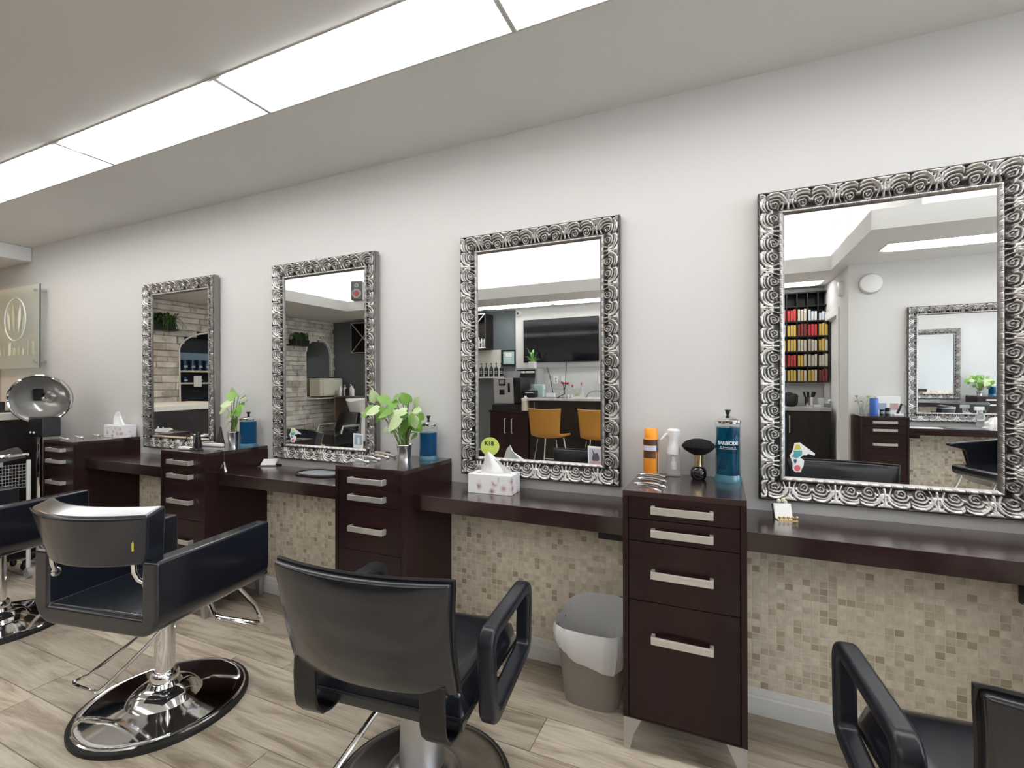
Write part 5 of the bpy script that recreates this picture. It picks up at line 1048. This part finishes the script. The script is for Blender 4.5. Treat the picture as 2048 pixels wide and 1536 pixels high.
rows = [['yellow', 'yellow', 'yellow', 'yellow', 'yellow', 'yellow', 'maroon'], ['red', 'yellow', 'red', 'red', 'yellow', 'cream', 'cream'], ['cream', 'cream', 'yellow', 'yellow', 'cream', 'cream', 'yellow'], ['yellow', 'red', 'cream', 'yellow', 'maroon', 'red', 'yellow'], ['cream', 'white', 'red', 'red', 'cream', 'white', 'white']]
rt2 = random.Random(6); ORD = ['first', 'second', 'third', 'fourth', 'fifth', 'sixth', 'seventh', 'eighth', 'ninth', 'tenth']
for r_ in range(nr):
    for c in range(nc):
        for k in range(3):
            z = r_*(SHH-.20)/nr+.0165; x = .86-SW/2+.012+c*(SW-.012)/nc+.018+.036*k; cn = rows[r_][c]
            if cn == 'yellow' and rt2.random() < .25: cn = 'cream'
            h = rt2.uniform(.145, .165) if cn != 'white' else rt2.uniform(.09, .16)
            tag(MB().at((x, YS+.17, 1.245+z)).box(-.0145, .0145, -.02, .02, 0, h).obj('colour_tube', TC[cn], bev=.003, seg=1), '%s colour tube, %s in the %s compartment from the doorway, %s row' % (cn, ['left', 'middle', 'right'][k], ORD[nc-1-c], ['bottom', 'fourth', 'third', 'second', 'top'][r_]), 'tube', 'colour tubes in the pigeonhole shelf')
t = thing('base_cabinet', 'black base cabinet with grey top under the tube shelf', 'cabinet', (.86, YS+.002, 0)); MB().box(-.6, .39, 0, .50, 0, .885).obj('carcass', M_BLACKWOOD, t); MB().box(-.6, .395, 0, .53, .885, .925).obj('worktop', mat('grey_top', (.40, .40, .39), .4), t, bev=.003)
for x0, x1, hx in ((-.6, -.12, -.16), (-.11, .37, -.07)):
    dd = MB().box(x0+.004, x1-.004, .50, .52, .02, .875).obj('door', M_BLACKWOOD, t, bev=.002); MB().tube([(hx, .52, .82), (hx, .55, .82), (hx, .55, .60), (hx, .52, .60)], .007, 8).obj('handle', M_NICKEL, dd, smooth=True)
def onw(u, y=-5.25): p = my(u, 800, y); return Vector((p.x, y, .9255))
tag(MB().at(tuple(onw(1582))).blob((0, 0, .085), (.085, .08, .085), 14, 8, .75).blob((-.02, 0, .15), (.055, .06, .045), 12, 7, .8).blob((.035, .01, .13), (.05, .05, .05), 12, 7, .8).obj('black_bag', M_RUB, smooth=True), 'black bag slumped on the nook counter', 'bag')
t = thing('brush_cup', 'chrome cup crammed with black tint brushes', 'cup', onw(1619)); MB().lathe([(0, 0), (.05, 0), (.055, .13), (.05, .13), (.046, .006)], 18).obj('cup', M_CHROME, t, smooth=True)
for k in range(7): a = k*.9; MB().tube([(.02*math.cos(a), .02*math.sin(a), .02), (.07*math.cos(a), .05*math.sin(a), .20)], [.005, .012], 6).obj('tint_brush', M_PLAST, t)
boxthing('paper_stack', 'small white note stack on the nook counter', 'paper', (onw(1634).x-.04, onw(1634).x+.04, -5.29, -5.21, .9255, .955), M_PAPER)
t = thing('measuring_cup', 'clear white measuring cup on the nook counter', 'cup', onw(1643)); MB().lathe([(0, 0), (.035, 0), (.042, .12), (.038, .12), (.032, .006)], 18).obj('cup', mat('milky_cup', (.8, .8, .8), .3, trans=.3), t, smooth=True)
t = thing('tape_dispenser', 'small grey device at the end of the nook counter', 'device', onw(1656)); MB().box(-.04, .03, -.03, .03, 0, .05).obj('body', M_GREYP, t, bev=.006); MB().at((-.005, 0, .055)).lathe([(0, -.012), (.025, -.012), (.025, .012), (0, .012)], 16, True, 'y').obj('wheel', M_WHITE, t, smooth=True)
# --- things on the opposite station
def ont(u, y=-3.95): p = my(u, 815, y); return Vector((p.x, y, CH+.0005))
t = thing('flask', 'blue cylindrical flask on the opposite cabinet', 'flask', ont(1749, -3.88)); MB().lathe([(0, 0), (.036, 0), (.037, .004), (.037, .165), (.034, .172), (0, .172)], 24).obj('body', mat('flask_blue', (.05, .14, .48), .35), t, smooth=True); MB().lathe([(.034, .172), (.034, .178), (0, .179)], 24).obj('lid', mat('flask_blue2', (.03, .08, .3), .4), t, smooth=True)
t = thing('glass_vase', 'small clear glass with sparse green sprigs on the opposite cabinet', 'vase', ont(1728, -4.02)); MB().lathe([(0, 0), (.03, 0), (.034, .08), (.031, .08), (.027, .006)], 18).obj('glass', M_CLR, t, smooth=True)
for k in range(7):
    a = k*.9; e = Vector((.07*math.cos(a), .045*math.sin(a), .16+.04*math.sin(k*2))); MB().tube([(0, 0, .01), e*.6, e], .002, 5).obj('stem', M_LEAF, t); q = link('leaf', LEAFM if k % 2 else LEAFM2, M_LEAF, t, smooth=True, loc=e); q.scale = (.035, .035, .035); q.rotation_euler = (-.4, .3, a)
for k, u in enumerate((1766, 1777)):
    t = thing('styling_jar', ['black jar with pale label beside the blue flask', 'taller black jar beside the white carton'][k], 'jar', ont(u, -3.9), 0); MB().lathe([(0, 0), (.022, 0), (.022, .06+.02*k), (0, .06+.02*k)], 16).obj('jar', M_PLAST, t, smooth=True); MB().lathe([(.0225, .02), (.0225, .045)], 12, False, 'z', (math.radians(30), math.radians(150))).obj('label', M_GREYP, t)
t = thing('product_carton', 'white carton with small pictures on the opposite cabinet', 'carton', ont(1776, -4.08)); MB().box(-.10, .10, -.05, .05, 0, .19).obj('carton', M_PAPER, t, bev=.002); MB().box(-.09, -.02, .05, .0508, .05, .12).obj('picture', mat('card_blue', (.36, .45, .55), .5), t); MB().box(.01, .08, .05, .0508, .05, .12).obj('picture', mat('card_pink', (.55, .38, .38), .5), t)
t = thing('hair_clipper', 'black clipper leaning in its cradle on the opposite cabinet', 'clipper', ont(1800, -3.92)); MB().tube([(-.015, 0, .02), (.02, 0, .12)], [.012, .010], 10).obj('body', M_PLAST, t, smooth=True); MB().box(-.05, .03, -.03, .03, 0, .02).obj('cradle', M_WHITE, t, bev=.004); MB().tube([(.02, 0, .12), (.06, -.02, .10), (.07, -.03, .02), (.05, -.03, .006)], .0025, 5).obj('cord', M_PLAST, t)
def onc(u, y=-4.0): p = my(u, 845, y); return Vector((p.x, y, CT+.0005))
tag(MB().at(tuple(onc(1850, -3.92))).cbox(0, 0, .003, .26, .12, .006).obj('magazine', M_PAPER, bev=.001), 'white papers lying on the opposite counter', 'paper'); tag(MB().at(tuple(onc(1935, -3.98))).prism(rrect(.30, .2, .09, 8), 0, .006, 'xy').obj('tool_mat', mat('grey_silicone', (.33, .34, .37), .35)), 'grey mat on the opposite counter', 'mat')
p = onc(1983, -3.9); t = thing('spray_bottle', 'white trigger spray bottle beside a crumpled towel', 'spray bottle', p+Vector((-.03, -.1, 0))); MB().lathe([(0, 0), (.035, 0), (.035, .12), (.014, .16), (.014, .18), (0, .18)], 18).obj('bottle', M_CLR, t, smooth=True); MB().box(-.05, .025, -.012, .012, .18, .215).box(-.03, -.022, -.008, .008, .14, .18).obj('trigger_head', M_WHITE, t, bev=.004)
mb = MB(); mb.at(tuple(p+Vector((.04, .02, 0)))); mb.grid(lambda a, b: ((.10+.012*math.sin(7*b*3))*math.cos(2*math.pi*a)*math.sin(math.pi*(.5+.5*b)+.001)+.0, (.07+.01*math.sin(9*a*6))*math.sin(2*math.pi*a)*math.sin(math.pi*(.5+.5*b)+.001), .11*(1-b)*0+.115*abs(math.cos(math.pi*(.5+.5*b)))*1.0*(1+.12*math.sin(11*a*6))), 28, 10); tag(mb.obj('crumpled_towel', M_PAPER, smooth=True), 'crumpled white towel on the opposite counter', 'towel')
# --- wash station
t = thing('backwash_chair', 'black wash chair with a white basin below the stone arch', 'wash chair', (-6.35, -4.62, 0), math.radians(8)); 
MB().box(-.30, .30, -.05, .46, .20, .40).obj('seat', M_LEATH2, t, bev=.04, seg=4); mb = MB(); slab(mb, lambda a, b: ((a*2-1)*(.29-.05*b), -.08-.10*b+.05*(a*2-1)**2, .40+.34*b), .12, 14, 8); mb.obj('backrest', M_LEATH2, t, bev=.03, seg=3); MB().box(-.18, .18, -.30, .30, 0, .20).obj('plinth', M_PLAST, t, bev=.01)
for sx in (-1, 1): MB().tube([(sx*.33, -.05, .40), (sx*.33, -.05, .52), (sx*.33, .30, .52), (sx*.33, .34, .40)], .022, 10).obj('armrest', M_ALU, t, smooth=True)
mb = MB(); mb.grid(lambda a, b: ((.30*(1-.25*b))*math.cos(2*math.pi*a), -.38+(.26*(1-.25*b))*math.sin(2*math.pi*a), .98-.24*b-(.05*max(0, math.sin(2*math.pi*a))**4)*(1-b)), 40, 6); mb.grid(lambda a, b: ((.30-.26*b)*math.cos(2*math.pi*a), -.38+(.26-.22*b)*math.sin(2*math.pi*a), .98-.17*math.sin(b*math.pi/2)-(.05*max(0, math.sin(2*math.pi*a))**4)*(1-b)), 40, 6, True); mb.obj('basin', M_CER, t, smooth=True); MB().box(-.2, .2, -.55, -.22, .18, .74).obj('pedestal', M_CER, t, bev=.03); MB().tube([(.1, -.5, .95), (.1, -.5, 1.06), (.06, -.42, 1.04)], .012, 8).obj('tap', M_CHROME, t, smooth=True)
t = thing('wood_shelf', 'small wooden shelf holding bottles near the basin', 'shelf', (-6.88, -5.32, 0)); MB().box(-.26, .26, -.14, .14, .99, 1.015).obj('board', mat('brown_wood', (.22, .16, .12), .5), t); MB().box(-.26, -.235, -.14, .14, 0, .99).box(.235, .26, -.14, .14, 0, .99).obj('side', mat('brown_wood', (.22, .16, .12), .5), t)
for k in range(6):
    hh = [.17, .21, .22, .19, .23, .2][k]; mm = [mat('lilac_bottle', (.62, .60, .70), .35), M_WHITE, M_WHITE, M_PLAST, M_WHITE, M_WHITE][k]; t = thing('shampoo_bottle', ['lilac bottle at the left of the wooden shelf', 'white pump bottle second on the wooden shelf', 'white pump bottle third on the wooden shelf', 'short black bottle on the wooden shelf', 'tallest white pump bottle on the wooden shelf', 'white pump bottle at the right of the wooden shelf'][k], 'bottle', (-7.08+.078*k, -5.25+.04*(k % 2), 1.0155), 0, 'bottles on the wooden shelf')
    MB().lathe([(0, 0), (.032, 0), (.032, hh*.7), (.012, hh*.82), (.012, hh*.86), (0, hh*.86)], 16).obj('bottle', mm, t, smooth=True); MB().lathe([(.006, hh*.86), (.006, hh), (0, hh)], 8).tube([(0, 0, hh), (0, .035, hh-.004)], .005, 6).obj('pump', mm, t, smooth=True)
# --- arched mirror niche with towel warmer
cy_, hw, zs, zp, zt = ARCH[0]
def arch_pts(cy_, hw, zs, zp, zt, n=24): return [(cy_-hw, zs)]+[(cy_-hw*math.cos(math.pi*i/n), zp+(zt-zp)*math.sin(math.pi*i/n)) for i in range(n+1)]+[(cy_+hw, zs)]
t = thing('arched_mirror', 'arched mirror set in the stone wall', 'mirror', (XW-.028, 0, 0)); MB().prism(arch_pts(cy_, hw, zs, zp, zt), 0, .006, 'yz').obj('mirror_glass', M_MIRROR, t); mb = MB(); mb.tube([(.03, a, b) for a, b in arch_pts(cy_, hw, zs, zp, zt)], .014, 6); mb.obj('arch_trim', M_WHITE, t, smooth=True)
t = thing('towel_warmer', 'cream towel warmer standing in the arched niche', 'towel warmer', (XW+.17, -5.14, .995)); MB().box(-.14, .14, -.30, .28, .02, .38).obj('case', mat('cream_enamel', (.66, .64, .52), .35), t, bev=.012); MB().box(.14, .155, -.30, .20, .045, .36).obj('door', mat('cream_door', (.74, .72, .58), .3), t, bev=.004); MB().box(-.12, .12, -.28, .26, 0, .02).obj('feet', M_PLAST, t); MB().box(.155, .158, .08, .15, .30, .33).obj('badge', M_WHITE, t); MB().box(-.14, .10, -.28, .1, .381, .40).obj('lid_tray', M_PLAST, t)
boxthing('stone_ledge', 'narrow ledge carrying the cream towel warmer', 'ledge', (XW-.02, XW+.28, -5.50, -4.80, .965, .994), M_TRIM)
# --- big arch with shelves
cy_, hw, zs, zp, zt = ARCH[1]
t = thing('arched_niche', 'dark arched niche with pale shelves in the stone wall', 'niche', (XW-.03, cy_, 0)); 
MB().box(-.45, -.43, -hw, hw, zs, zt).box(-.43, -.12, -hw, -hw+.01, zs, zt).box(-.43, -.12, hw-.01, hw, zs, zt).box(-.43, -.12, -hw+.01, hw-.01, zs, zs+.02).box(-.43, -.12, -hw+.01, hw-.01, zt-.01, zt).obj('lining', mat('navy_lining', (.012, .014, .022), .4), t)
for z in (1.29, 1.475, .95): MB().box(-.43, .02, -hw+.012, hw-.012, z, z+.025).obj('shelf_board', mat('pale_oak', (.60, .56, .44), .5), t)
MB().box(-.429, -.425, -hw+.012, hw-.012, 1.68, 1.80).obj('back_band', mat('pale_blue_band', (.30, .42, .52), .5), t)  # plain pale blue strip across the back of the niche
mb = MB(); mb.tube([(.045, a-cy_, b) for a, b in arch_pts(cy_, hw, zs, zp, zt)], .014, 6); mb.obj('arch_trim', M_WHITE, t, smooth=True)
M_NAVY = mat('navy_jar', (.008, .03, .09), .2)
for k in range(9):
    for z in (1.50, 1.315):
        if z < 1.4 and k % 2: continue
        t = thing('product_jar', 'dark blue jar on the %s niche shelf, %s from the trailing fern' % ('upper' if z > 1.4 else 'lower', ['first', 'second', 'third', 'fourth', 'fifth', 'sixth', 'seventh', 'eighth', 'ninth'][k]), 'jar', (XW-.08, cy_+.50-.115*k, z+.0005), 0, 'blue jars in the %s row of the niche' % ('upper' if z > 1.4 else 'lower'))
        h = .16 if z > 1.4 else .09; MB().lathe([(0, 0), (.045, 0), (.045, h*.75), (.048, h*.76), (.048, h), (0, h)], 18).obj('jar', M_NAVY, t, smooth=True); MB().lathe([(.0455, h*.3), (.0455, h*.5)], 12, False, 'z', (-.7, .7)).obj('label', mat('steel_print', (.35, .42, .5), .4), t)
boxthing('notice_card', 'white card hanging from the niche shelves', 'card', (XW+.012, XW+.016, cy_+.30, cy_+.42, 1.25, 1.42), M_PAPER, bev=0)
# --- ferns on wall brackets
def fern(y, z, label, seed, n=46, L=.42):
    t = thing('hanging_fern', label, 'plant', (XW+.14, y, z)); r = random.Random(seed); MB().box(-.13, .08, -.20, .20, -.03, .0).obj('bracket_shelf', M_PLAST, t, bev=.004); MB().box(-.10, .06, -.17, .17, .0, .09).obj('planter', M_RUB, t, bev=.006)
    fm = [mat('fern_dark', (.025, .075, .022), .5), mat('fern_green', (.06, .15, .035), .5)]
    for k in range(n):
        a = r.uniform(-1.5, 1.5); l = L*r.uniform(.5, 1); y0 = r.uniform(-.17, .17); dr = r.uniform(.1, .75)
        def fn(s, b, a=a, l=l, y0=y0, dr=dr): w = .014*(1-s*.8)*(1+.5*math.sin(s*40)); x = l*s*.55; yy = y0+math.sin(a)*x; return (math.cos(a)*x*.8-math.sin(a)*w*(b*2-1), yy+w*(b*2-1), .09+.16*math.sin(math.pi*.5*min(1, s*2))*(1-.3*dr)-dr*l*s*s)
        MB().grid(fn, 12, 2).obj('frond', fm[k % 2], t, smooth=True)
fern(-4.55, 2.02, 'bushy dark fern on the stone wall beside the small arch', 3); fern(-2.1, 2.10, 'dark trailing fern high on the stone wall beside the big arch', 5, 44, .5)
# --- low cashier island seen in the leftmost mirror
t = thing('cashier_island', 'low dark island with steel edges in front of the stone wall', 'counter', (-6.45, -2.05, 0)); MB().box(-.28, .28, -1.0, .75, 0, .93).obj('body', M_BLACKWOOD, t, bev=.003); MB().box(-.29, .29, -1.01, .76, .93, .955).obj('steel_top', M_ALU, t, bev=.002)
for y in (-.42, .16): MB().box(.28, .286, y-.008, y+.008, .05, .93).obj('steel_strip', M_ALU, t)
t = thing('towel_stack', 'white towels in a glass rack on the dark island', 'towels', (-6.45, -1.55, .9555)); 
for k in range(3): MB().box(-.14, .14, -.2, .2, .036*k, .036*k+.034).obj('folded_towel', M_PAPER, t, bev=.012, seg=3)
for k, y in enumerate((-1.86, -2.12)): tag(MB().at((-6.35, y, .9555)).lathe([(0, 0), (.026, 0), (.026, .08), (.02, .09), (.02, .1), (0, .1)], 14).obj('white_bottle', M_WHITE, smooth=True), ['small white bottle on the dark island next to the towels', 'small white bottle on the dark island below the niche'][k], 'bottle', 'small bottles on the dark island')
